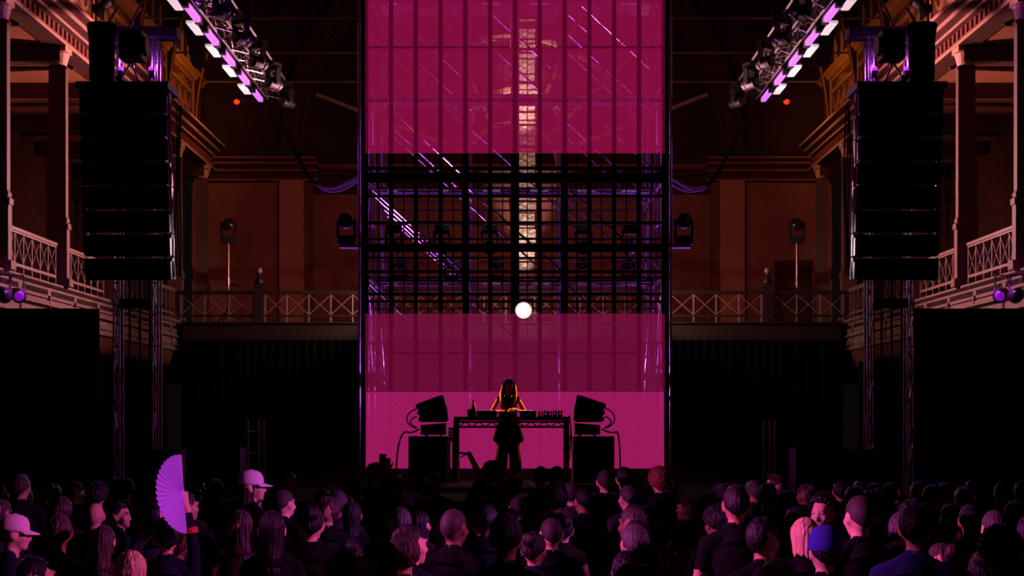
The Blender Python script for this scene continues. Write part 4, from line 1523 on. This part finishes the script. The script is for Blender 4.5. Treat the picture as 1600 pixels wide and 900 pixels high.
# ---------------------------------------------------------------- hair and hats, in head space (pivot at the neck)
def hair_mesh(kind, mname, seed=0):
    m = MB()
    na, nt = 84, 20
    c = Vector((0, -.006, 1.650)) - NECK
    vs = []

    def lim(az):
        """lowest elevation angle the hair reaches, az = 0 at the face"""
        a = abs(az)
        if a < .75:
            return .62
        if a < 1.25:
            return .62 - (a - .75) / .5 * .62
        if a < 1.75:
            return 0 - (a - 1.25) / .5 * .25
        return -.25 - (a - 1.75) / 1.4 * .75
    R = {'short': (.083, .103, .110), 'crop': (.0785, .099, .1045), 'curly': (.105, .120, .126), 'long': (.083, .102, .108), 'bob': (.094, .108, .112), 'bun': (.082, .102, .108)}[kind]
    hang = {'long': .30, 'bob': .13}.get(kind, 0)
    for k in range(nt + 1):
        u = k / nt
        for i in range(na):
            az = 2 * PI * i / na - PI
            lo = lim(az)
            if hang:
                dome = .62
            else:
                dome = 1.0
            if u <= dome or not hang:
                el = PI / 2 + (max(lo, 0 if (hang and abs(az) > 1.15) else lo) - PI / 2) * min(1, u / dome)
                drop = 0
            else:
                el = max(lo, 0 if abs(az) > 1.15 else lo)
                drop = (u - dome) / (1 - dome) * (hang if abs(az) > 1.15 else 0)
            d = Vector((math.sin(az) * math.cos(el), math.cos(az) * math.cos(el), math.sin(el)))
            q = d * 6 + Vector((seed * 3.1, 0, 0))
            g = 1.0
            if kind == 'curly':
                g += .16 * noise.noise(d * 7 + Vector((seed, 0, 0))) + .10 * noise.noise(d * 17)
            elif kind == 'crop':
                g += .006 * noise.noise(d * 20)
            else:
                g += .05 * noise.noise(q) + .028 * noise.noise(Vector((az * 4 + seed, el * 1.2, 3.3))) + .013 * math.sin(az * 33 + 4 * noise.noise(q * .5)) * math.cos(max(0, el) * .9)
            if k == nt and not hang:
                g *= .92
            p = c + Vector((d.x * R[0], d.y * R[1], d.z * R[2])) * g
            if drop:
                p.z -= drop * (1 + .25 * noise.noise(Vector((az * 3, seed, 1.7))))
                w_ = 1 - .16 * math.sin(min(1, drop / .16) * PI * .5) + .30 * max(0, drop - .13) + .05 * noise.noise(Vector((az * 6, drop * 4, seed)))
                p.x *= w_
                p.y = p.y * w_ - .02 * (drop / .3)
            vs.append(p)
    fs = [(k * na + i, k * na + (i + 1) % na, (k + 1) * na + (i + 1) % na, (k + 1) * na + i) for k in range(nt) for i in range(na)]
    m.add(vs, fs)
    if hang:
        inner = [(v[0] * .86, v[1] * .86, v[2]) for v in vs[8 * na:]]
        b = len(m.v)
        m.v += inner
        rows = nt + 1 - 8
        m.f += [(b + k * na + i, b + (k + 1) * na + i, b + (k + 1) * na + (i + 1) % na, b + k * na + (i + 1) % na) for k in range(rows - 1) for i in range(na)]
        o0, i0 = nt * na, b + (rows - 1) * na
        m.f += [(o0 + i, o0 + (i + 1) % na, i0 + (i + 1) % na, i0 + i) for i in range(na)]
    if kind == 'bun':
        m.ball(c + Vector((0, -.10, .06)), (.05, .045, .05), 14, 9)
    return m.mesh('hair', HAIR[mname], smooth=True)


def cap_hat(mname):
    m = MB()
    c = Vector((0, -.004, 1.655)) - NECK
    prof = [(.087, 0), (.0885, .02), (.085, .06), (.07, .095), (.045, .113), (.012, .121)]
    m.lathe(prof, c, 24, 1, 1.22)
    vs = []
    for k in range(9):
        a = math.radians(-62 + 124 * k / 8)
        for r, dz in ((.085, .012), (.175, -.012)):
            vs += [(c.x + r * math.sin(a) * (.98 if r < .1 else .56), c.y + (r * 1.2 if r < .1 else r * 1.05) * math.cos(a) * 1.0, c.z + dz), (c.x + r * math.sin(a) * (.98 if r < .1 else .56), c.y + (r * 1.2 if r < .1 else r * 1.05) * math.cos(a), c.z + dz - .006)]
    fs = []
    for k in range(8):
        a, b = 4 * k, 4 * k + 4
        fs += [(a, a + 2, b + 2, b), (a + 1, b + 1, b + 3, a + 3), (a + 2, a + 3, b + 3, b + 2)]
    m.add(vs, fs)
    m.ball(c + Vector((0, 0, .122)), (.01, .01, .006), 8, 4)
    return m.mesh('cap', mname, smooth=True)


def beanie(mname):
    m = MB()
    c = Vector((0, -.01, 1.645)) - NECK
    m.lathe([(.088, 0), (.094, .005), (.094, .04), (.09, .045), (.089, .07), (.075, .105), (.05, .128), (.015, .138)], c, 36, 1, 1.2)
    return m.mesh('beanie', mname, smooth=True)


HM = {}
for kd in ('short', 'crop', 'curly', 'long', 'bob', 'bun'):
    for cn in ('black', 'brown', 'red', 'blonde', 'grey', 'stubble'):
        if (kd, cn) in (('short', 'black'), ('short', 'brown'), ('short', 'grey'), ('crop', 'stubble'), ('curly', 'black'), ('curly', 'brown'), ('curly', 'red'), ('long', 'black'), ('long', 'brown'), ('long', 'blonde'), ('bob', 'blonde'), ('bob', 'black'), ('bun', 'black'), ('bun', 'brown')):
            HM[(kd, cn)] = hair_mesh(kd, cn, len(HM))
HATS = {'cap_white': cap_hat('cap_white'), 'cap_violet': cap_hat('cap_violet'), 'beanie_blue': beanie('beanie_blue')}

# body variants shared by the crowd
BV = {}


def variant(name, yaw=0, pitch=0, bend=0, female=False, arms='down', sleeve=.5):
    f = Fig(bend, pitch, yaw, female)
    w = f.sh
    for s in (-1, 1):
        if arms == 'down':
            f.arm(s, (s * (w + .07), -.02, 1.12), (s * (w + .06), .06, .88), (0, .1, -1), (-s, 0, 0), .3, sleeve)
        elif arms == 'bent':
            f.arm(s, (s * (w + .06), .02, 1.13), (s * .12, .25, 1.16), (-s * .5, .8, .2), (0, 0, -1), .35, sleeve)
        else:
            f.arm(s, (s * (w + .05), .04, 1.13), (s * .07, .22, 1.22), (-s, .2, .2), (0, -1, 0), .4, sleeve)
    f.name = name
    BV[name] = (f.mesh('body'), f)


variant('man_down')
variant('man_bent', arms='bent', pitch=.08)
variant('man_left', yaw=.9, arms='fold', sleeve=1.8)
variant('man_right', yaw=-.9, arms='down', sleeve=1.9)
variant('woman_down', female=True, arms='down', sleeve=.15)
variant('woman_bent', female=True, arms='bent', pitch=.15, sleeve=.3)
variant('woman_left', female=True, yaw=.7, arms='bent', sleeve=.2)
variant('woman_right', female=True, yaw=-.7, arms='fold', sleeve=1.7)

_c = MB()
for i_ in range(28):
    a0, a1 = 2 * PI * i_ / 28, 2 * PI * (i_ + 1) / 28
    _c.add([(r_ * math.cos(a_) * 1.06, r_ * math.sin(a_), z_) for a_ in (a0, a1) for r_, z_ in ((.094, -.075), (.080, -.005), (.066, .014), (.054, -.012))], [(0, 4, 5, 1), (1, 5, 6, 2), (2, 6, 7, 3)])
COLLAR = _c.mesh('collar', TOP['black'], smooth=True)
EYE = MB().ball((0, 0, 0), .0115, 10, 6).mesh('eye', 'eye_white', smooth=True)
IRIS = MB().ball((0, .0065, 0), .0062, 8, 5).mesh('iris', 'phone', smooth=True)


def set_mats(o, skin, top, tro):
    for i, mm in enumerate((skin, top, tro)):
        o.material_slots[i].link = 'OBJECT'
        o.material_slots[i].material = mm


from mathutils.bvhtree import BVHTree
SKINS = []          # (x, y, surface) of everyone placed so far
VC = {}


def raw(me):
    if me.name not in VC:
        a = np.empty(len(me.vertices) * 3)
        me.vertices.foreach_get('co', a)
        VC[me.name] = (a.reshape(-1, 3), [tuple(p.vertices) for p in me.polygons])
    return VC[me.name]


def surface(x, y, h, me, f, hair, hat, yaw, z=0):
    k = h / 1.75
    S = np.diag([k * .97 if h > 1.8 else k, k * .97 if h > 1.8 else k, k])
    R = np.array(Matrix.Rotation(yaw, 3, 'Z')) @ S
    E = np.array(Matrix.Rotation(-f.bend, 3, 'X') @ Matrix.Rotation(f.yaw, 3, 'Z') @ Matrix.Rotation(-f.pitch, 3, 'X'))
    C = np.array(Matrix.Rotation(-f.bend - .32, 3, 'X'))
    bits = [(me, np.eye(3), np.zeros(3)), (COLLAR, C, np.array(f.xf((0, -.012, 1.468))))]
    if hair:
        bits.append((HM[hair], E, np.array(f.xf(NECK))))
    if hat:
        bits.append((HATS[hat], E, np.array(f.xf(NECK))))
    vs, ps, n = [], [], 0
    for m_, M_, o_ in bits:
        v, p = raw(m_)
        vs.append((v @ M_.T + o_) @ R.T + np.array([x, y, z]))
        ps += [tuple(i + n for i in q) for q in p]
        n += len(v)
    return BVHTree.FromPolygons(np.concatenate(vs).tolist(), ps)


def clear_of_others(x, y, sf_):
    return not any((x - a) ** 2 + (y - b) ** 2 < 1.6 and sf_.overlap(t_) for a, b, t_ in SKINS)


def person(x, y, h, label, group=None, body='man_down', hair=('short', 'black'), hat=None, yaw=0, skin=0, top='black', tro=0, z=0, eyes=False, mesh=None):
    t = thing('person', label, 'person', (x, y, z), group, yaw)
    sc_ = h / 1.75
    t.scale = (sc_ * .97 if h > 1.8 else sc_, sc_ * .97 if h > 1.8 else sc_, sc_)
    me, f = BV[body] if mesh is None else mesh
    b = link_mesh('body', me, t)
    set_mats(b, SKIN[skin], TOP[top], TRO[tro])

    def on_head(nm, mesh_, par=t):
        o = link_mesh(nm, mesh_, par, f.xf(NECK))
        e = Matrix.Rotation(-f.bend, 3, 'X') @ Matrix.Rotation(f.yaw, 3, 'Z') @ Matrix.Rotation(-f.pitch, 3, 'X')
        o.rotation_euler = e.to_euler()
        return o
    co_ = link_mesh('collar', COLLAR, t, f.xf((0, -.012, 1.468)))
    co_.rotation_euler = (-f.bend - .32, 0, 0)
    co_.material_slots[0].link = 'OBJECT'
    co_.material_slots[0].material = TOP[top]
    if hair:
        on_head('hair', HM[hair])
    if hat:
        on_head('beanie' if 'beanie' in hat else 'cap', HATS[hat])
    if eyes:
        for s in (-1, 1):
            e = link_mesh('eye', EYE, t, f.xf((s * .033, .078, 1.637), True))
            e.rotation_euler = (-f.pitch - f.bend, 0, f.yaw)
            link_mesh('iris', IRIS, e)
    return t


# ---------------------------------------------------------------- the DJ
f = Fig(bend=.10, pitch=.42, yaw=.15, female=True)
# hands on the gear in front (local +Y is towards the table)
f.arm(-1, (-.30, .07, 1.14), (-.09, .30, 1.22), (.55, .8, -.1), (0, 0, -1), .4, .08)
f.arm(1, (.31, .07, 1.13), (.11, .30, 1.19), (-.5, .8, -.1), (0, 0, -1), .4, .08)
# loose trousers
for s in (-1, 1):
    f.cap((s * .09, 0, .88), (s * .12, 0, .25), .105, .115, 2)
    f.ell((s * .15, -.01, .90), (.06, .1, .1), 2)
# shirt knotted round the hips
for s in (-1, 1):
    f.cap((s * .13, .02, .98), (s * .19, .03, .72), .07, .085, 1)
    f.cap((s * .12, .10, 1.0), (s * .05, .14, .99), .04, .045, 1)
djm = (f.mesh('body', .009), f)
dj = person(-.06, 23.12, 1.66, 'long-haired DJ in a dark top bent over the gear behind the table', None, hair=('long', 'brown'), yaw=PI, skin=0, top='black', tro=1, z=SZ, eyes=True, mesh=djm)

for sg, ln in ((1, 1.0), (-1, .6)):
    cp_ = [f.xf((sg * .062, -.02, 1.70), True), f.xf((sg * .088, .03, 1.62), True), f.xf((sg * .10, .07, 1.50)), f.xf((sg * .10, .13, 1.50 - .14 * ln)), f.xf((sg * .085, .145, 1.50 - .26 * ln)), f.xf((sg * .07, .14, 1.50 - .36 * ln))]
    mm_ = MB()
    for j in range(4):
        mm_.sweep([q + Vector((.018 * math.cos(j * 1.6 + i_ * .5), .018 * math.sin(j * 1.6 + i_ * .5), 0)) for i_, q in enumerate(cp_)], .02, 7, rr=[.018, .028, .032, .03, .024, .008])
    link_mesh('hair_lock', mm_.mesh('hair_lock', HAIR['brown'], smooth=True), dj)

# ---------------------------------------------------------------- people one can single out
PEOPLE = []      # (px, top, Y, visible height in px)


def spot(px_, top, Y):
    h = CZ - (top - 655) * Y / F
    return (px_ - 800) / F * Y, h


def feat(px_, top_px, Y, label, keep=70, **kw):
    x, h = spot(px_, top_px, Y)
    PEOPLE.append((x, Y, px_, top_px, keep))
    me, f = kw['mesh'] if kw.get('mesh') else BV[kw.get('body', 'man_down')]
    fixed = bool(kw.get('mesh'))
    # slide along the line of sight until clear of everyone already standing there
    for dy in ([0] if fixed else [0, .12, -.12, .24, -.24, .36, -.36, .5, -.5, .65, -.65, .8, -.8]):
        x, h = spot(px_, top_px, Y + dy)
        sf_ = surface(x, Y + dy, h - .012, me, f, kw.get('hair', ('short', 'black')), kw.get('hat'), kw.get('yaw', 0))
        if clear_of_others(x, Y + dy, sf_):
            break
    else:
        print('STUCK', label)
    PEOPLE[-1] = (x, Y + dy, px_, top_px, keep)
    SKINS.append((x, Y + dy, sf_))
    return person(x, Y + dy, h - .012, label, None, **kw)


# fan holder: right arm straight up beside the head
Yf = 8.6
xh, hh = spot(262, 806, Yf)
sf = hh / 1.75
f = Fig(female=True, yaw=.3)
wl = (W(291, 790, Yf) - Vector((xh, Yf, 0))) / sf
el = Vector((wl.x + .05, -.02, wl.z - .24))
f.arm(-1, (-.25, -.02, 1.12), (-.22, .08, .9), (0, .2, -1), (1, 0, 0), .3, 1.9)
f.arm(1, el, wl, (-.1, 0, 1), (-1, .15, 0), .95, 1.75, thumb=.3)
fm = (f.mesh('body', .0075), f)
fan_p = feat(262, 806, Yf, 'person with a raised arm holding up the open violet fan', 60, mesh=fm, hair=('short', 'black'), top='navy', skin=0)
m = MB()
wq = Vector((xh, Yf, 0)) + wl * sf
ad = (wl - el).normalized()
wb_ = link_mesh('wristband', MB().tube(wl - ad * .16, wl - ad * .125, .045, .045, 14).mesh('wristband', 'band_red'), fan_p)
wb_['label'] = 'red wristband'
# the fan
pv = W(287, 772, Yf - .10)
fan = thing('folding_fan', 'big open violet folding fan held up in the crowd', 'fan', pv)
fx = Vector((-.52, .0, .0)) + Vector((0, -.85, 0)) * .0
dirx = Vector((-math.cos(math.radians(62)), -math.sin(math.radians(62)), 0))
nrm = Vector((0, 0, 1)).cross(dirx)
NP = 44
vs = []
for k in range(NP + 1):
    a = math.radians(-88 + 186 * k / NP)
    e_ = dirx * math.cos(a) + Vector((0, 0, 1)) * math.sin(a)
    off = nrm * (.007 if k % 2 else -.007)
    tilt_ = Vector((-.03, 0, 0)) * math.sin(a)
    vs.append(pv + e_ * .028 + off * .2 + tilt_ * .1)
    vs.append(pv + e_ * .236 + off + tilt_)
vs2 = [v + nrm * .002 for v in vs]
n2 = len(vs)
m = MB()
m.add(vs + vs2, [(2 * k, 2 * k + 1, 2 * k + 3, 2 * k + 2) for k in range(NP)] + [(n2 + 2 * k, n2 + 2 * k + 2, n2 + 2 * k + 3, n2 + 2 * k + 1) for k in range(NP)])
m.build('leaf', 'fan_paper', fan)
for k in range(0, NP + 1, 4):
    MB().bar(pv, vs[2 * k] + (vs[2 * k + 1] - vs[2 * k]) * .1, .008, .003, up=nrm).build('stick', 'fan_paper', fan)

# raised arm with a drooping hand
Yr = 14.4
xr, hr = spot(752, 745, Yr)
sr = hr / 1.75
f = Fig()
wl = (W(733, 707, Yr) - Vector((xr, Yr, 0))) / sr
el = (W(750, 742, Yr) - Vector((xr, Yr, 0))) / sr
f.arm(-1, el, wl, (-1, 0, .12), (0, 0, -1), .42, .6, slim=.95)
f.arm(1, (.25, 0, 1.12), (.22, .08, .9), (0, .2, -1), (-1, 0, 0), .3, .6)
feat(752, 745, Yr, 'person in front of the stage with one bare arm raised and the hand drooping', 30, mesh=(f.mesh('body', .0075), f), hair=('short', 'black'), skin=1)

# raised phone
Yp = 14.0
xp, hp = spot(607, 738, Yp)
sp_ = hp / 1.75
f = Fig()
wl = (W(599, 735, Yp) - Vector((xp, Yp, 0))) / sp_
f.arm(-1, (wl.x - .06, .12, wl.z - .25), (wl.x, .1, wl.z), (.05, 0, 1), (0, 1, 0), .6, 1.6)
f.arm(1, (.25, 0, 1.12), (.22, .08, .9), (0, .2, -1), (-1, 0, 0), .3, .6)
feat(610, 738, Yp, 'person filming the stage with a raised phone', 30, mesh=(f.mesh('body', .0085), f), hair=('short', 'black'), skin=1)
pp = W(596, 721, Yp - .02)
t = thing('phone', 'black phone held up against the pink screen', 'phone', (pp.x, pp.y + .1, pp.z - .07))
MB().box((pp.x, pp.y + .1, pp.z), (.07, .009, .145), ry=.08).build('case', 'phone', t)
MB().box((pp.x + .02, pp.y + .094, pp.z + .05), (.02, .004, .03), ry=.08).build('camera_block', 'black_gloss', t)

feat(20, 806, 9.8, 'person in a pale cap facing right at the far left of the crowd', 75, hat='cap_white', hair=('short', 'brown'), yaw=-1.35, body='man_bent', top='navy', skin=0)
feat(148, 783, 11.6, 'balding person with a shiny lit scalp in the left crowd', 28, hair=None, body='man_bent', skin=1)
feat(203, 858, 8.0, 'person with long fair hair near the bottom left of the crowd', 60, hair=('long', 'blonde'), body='woman_left', yaw=.4, top='black')
feat(55, 868, 7.6, 'dark-haired person low in the left crowd with a lit cheek', 50, hair=('long', 'black'), body='woman_right', yaw=-.3)
feat(188, 785, 12.6, 'person with short hair turning right beside the balding one', 28, hair=('short', 'black'), body='man_right', yaw=-1.0, skin=1, eyes=True)
feat(393, 737, 12.6, 'person in a pale violet baseball cap with long dark hair', 45, hat='cap_white', hair=('long', 'brown'), body='woman_right', yaw=-.75)
feat(447, 729, 14.6, 'dark-haired person in profile looking right, face lit pink', 34, hair=('short', 'black'), body='man_down', yaw=-1.45, skin=0, eyes=True)
feat(430, 741, 15.3, 'person with short hair just behind the pink-lit profile', 22, hair=('short', 'brown'), body='man_bent', yaw=-.5)
feat(444, 764, 12.3, 'person with closely cropped hair, lit violet, below the profile', 38, hair=('crop', 'stubble'), body='man_down', yaw=-.6, skin=0)
feat(425, 796, 8.9, 'person with long dark parted hair in the left crowd', 70, hair=('long', 'black'), body='woman_down', yaw=.1)
feat(375, 795, 10.4, 'person with brown hair and a hand near the face, left of the long-haired one', 40, hair=('long', 'brown'), body='woman_left', yaw=.2, top='maroon')
feat(486, 793, 9.6, 'person in a dark top with bare lit shoulders beside the long-haired one', 60, hair=('bun', 'black'), body='woman_bent', yaw=.2)
feat(586, 725, 14.8, 'person in a violet baseball cap in front of the pink screen', 18, hat='cap_violet', hair=('short', 'black'), body='man_bent', yaw=-1.0)
feat(868, 756, 11.8, 'person with round dark curls in front of the right speaker', 30, hair=('curly', 'black'), body='man_down')
feat(1030, 731, 14.0, 'person with big curly reddish hair at the right edge of the screen', 30, hair=('curly', 'red'), body='woman_down')
feat(945, 733, 14.6, 'person with cropped hair lit pink by the right subwoofer', 24, hair=('crop', 'stubble'), body='man_down', skin=0)
feat(975, 729, 14.9, 'dark-haired person with a pink-lit bald patch by the screen edge', 20, hair=('short', 'black'), body='man_down')
feat(1150, 756, 9.3, 'tall dark-haired person with a violet rim of light on the right', 75, hair=('short', 'black'), body='man_down', skin=1)
feat(1200, 752, 12.2, 'person with dark cropped hair behind the violet-rimmed tall one', 35, hair=('crop', 'stubble'), body='man_down', skin=2)
feat(1192, 806, 7.9, 'dark-haired person with a lit ear and neck, in front of the bob', 70, hair=('short', 'black'), body='man_right', yaw=.1, skin=1)
feat(1287, 772, 10.2, 'person with wavy dark hair whose lit forehead faces the camera', 50, hair=('curly', 'black'), body='man_bent', yaw=2.5, skin=0, eyes=True)
feat(1343, 772, 8.5, 'tall person with a shaved head, seen from behind', 85, hair=('crop', 'stubble'), body='man_down', skin=0, yaw=.25)
feat(1258, 808, 9.0, 'person with a smooth blonde bob', 50, hair=('bob', 'blonde'), body='woman_down', yaw=.1)
feat(1289, 826, 7.7, 'person in a blue knitted beanie', 40, hat='beanie_blue', hair=('short', 'black'), body='man_down')
feat(1432, 784, 7.4, 'person with short dark hair, lit neck and bright ear in a blue shirt', 110, hair=('short', 'black'), body='man_down', yaw=-.45, top='blue', skin=0)
feat(1216, 872, 6.9, 'fair-haired person at the bottom edge of the photo, right side', 28, hair=('bob', 'blonde'), body='woman_down', yaw=.5)
feat(790, 800, 7.3, 'large dark head in the middle of the crowd, nearest the camera axis', 60, hair=('short', 'black'), body='man_down', skin=1)
feat(870, 728, 15.0, 'dark-haired head right of the DJ, against the pink screen', 14, hair=('short', 'black'), body='man_down')
feat(845, 728, 15.4, 'dark pointed head between the DJ and the table leg', 10, hair=('bun', 'black'), body='woman_down')
feat(768, 722, 15.2, 'dark curly head in front of the legs of the DJ', 16, hair=('curly', 'black'), body='man_down')
feat(1210, 741, 14.2, 'pink-lit person turned away near the slim truss post', 20, hair=('short', 'brown'), body='woman_left', yaw=.8)
feat(33, 740, 13.5, 'tall person barely lit against the dark drape at the far left', 30, hair=('short', 'brown'), body='man_down', skin=1)

# ---------------------------------------------------------------- the rest of the crowd
rng = random.Random(11)
kinds = [('man_down', ('short', 'black')), ('man_bent', ('short', 'black')), ('man_left', ('short', 'brown')), ('man_right', ('short', 'black')), ('man_down', ('crop', 'stubble')),
         ('man_bent', ('curly', 'black')), ('woman_down', ('long', 'black')), ('woman_bent', ('long', 'brown')), ('woman_left', ('bun', 'brown')), ('woman_right', ('bob', 'black')), ('man_down', ('short', 'grey')), ('woman_down', ('bun', 'black'))]
lab = {'short': 'dark silhouetted person with short hair in the crowd', 'crop': 'dark silhouetted person with cropped hair in the crowd', 'curly': 'dark silhouetted person with curly hair in the crowd',
       'long': 'dark silhouetted person with long hair in the crowd', 'bun': 'dark silhouetted person with hair tied up in the crowd', 'bob': 'dark silhouetted person with bobbed hair in the crowd'}
placed = [(p[0], p[1]) for p in PEOPLE]
row = 0
count = 0


def crowd_person(xx, yy, h, bk, hk, ppx, yaw):
    zx = ['far left', 'left', 'centre left', 'centre', 'centre right', 'right', 'far right'][min(6, max(0, int(ppx / 1600 * 7)))]
    zy = 'by the stage' if yy > 13.4 else 'behind the front rows' if yy > 11 else 'in mid crowd' if yy > 8 else 'near the camera'
    me, f = BV[bk]
    for dx, dy in ((0, 0), (.1, 0), (-.1, 0), (0, .12), (0, -.12), (.1, .12), (-.1, -.12)):
        sf_ = surface(xx + dx, yy + dy, h, me, f, hk, None, yaw)
        if clear_of_others(xx + dx, yy + dy, sf_):
            break
    else:
        return None
    xx, yy = xx + dx, yy + dy
    SKINS.append((xx, yy, sf_))
    placed.append((xx, yy))
    return person(xx, yy, h, lab[hk[0]] + ', ' + zx + ' ' + zy, 'crowd, ' + hk[0] + ' hair, ' + zx + ' ' + zy, body=bk, hair=hk, yaw=yaw, skin=rng.choice((0, 0, 1, 1, 2)),
                  top=rng.choice(('black', 'black', 'black', 'navy', 'grey', 'maroon', 'olive')), tro=rng.choice((0, 1)))


# front rows packed against the stage: their heads close off the view of the deck
for base, lo, hi in ((15.75, 734, 741), (15.2, 737, 746), (14.6, 741, 752)):
    q = 548
    while q < 1062:
        ppx = q + rng.uniform(-5, 5)
        yy = base + rng.uniform(-.12, .12)
        q += rng.uniform(46, 64)
        xx = (ppx - 800) / F * yy
        if any((xx - a) ** 2 + (yy - b) ** 2 < .37 ** 2 for a, b in placed):
            continue
        top = rng.uniform(lo, hi)
        h = CZ - .015 - (top - 655) * yy / F
        bk, hk = rng.choice(kinds)
        if any(b > yy + .05 and abs(ppx - fx_) < 26 and top < ft + keep for (a, b, fx_, ft, keep) in PEOPLE):
            continue
        if crowd_person(xx, yy, h, bk, hk, ppx, rng.gauss(0, .25)):
            count += 1
Y = 15.6
while Y > 4.8:
    half = .365 * Y + .25
    x = -half + (.3 if row % 2 else 0)
    while x < half:
        xx = x + rng.uniform(-.1, .1)
        yy = Y + rng.uniform(-.16, .16)
        x += .62 if Y < 12 else .5
        if any((xx - a) ** 2 + (yy - b) ** 2 < .48 ** 2 for a, b in placed):
            continue
        bk, hk = rng.choice(kinds)
        h = min(1.86, max(1.52, rng.gauss((1.64 if 'woman' in bk else 1.74) + (.05 if Y > 13 else 0), .05)))
        ppx = 800 + xx / yy * F
        lim = 733 if 540 < ppx < 1060 else 746
        top = 655 + (CZ - h - .015) * F / yy
        if top < lim + rng.uniform(0, 6):
            h = CZ - .015 - (lim + rng.uniform(0, 8) - 655) * yy / F
            if h < 1.5:
                continue
        top = 655 + (CZ - h - .015) * F / yy
        hw = .125 * F / yy
        bad = False
        for (a, b, fx_, ft, keep) in PEOPLE:
            fw = .10 * F / b
            if b > yy and abs(ppx - fx_) < hw + fw and top < ft + keep:
                bad = True
                break
        if bad:
            continue
        if crowd_person(xx, yy, h, bk, hk, ppx, rng.gauss(0, .35)):
            count += 1
    Y -= .66
    row += 1
print('crowd', count, len(PEOPLE))
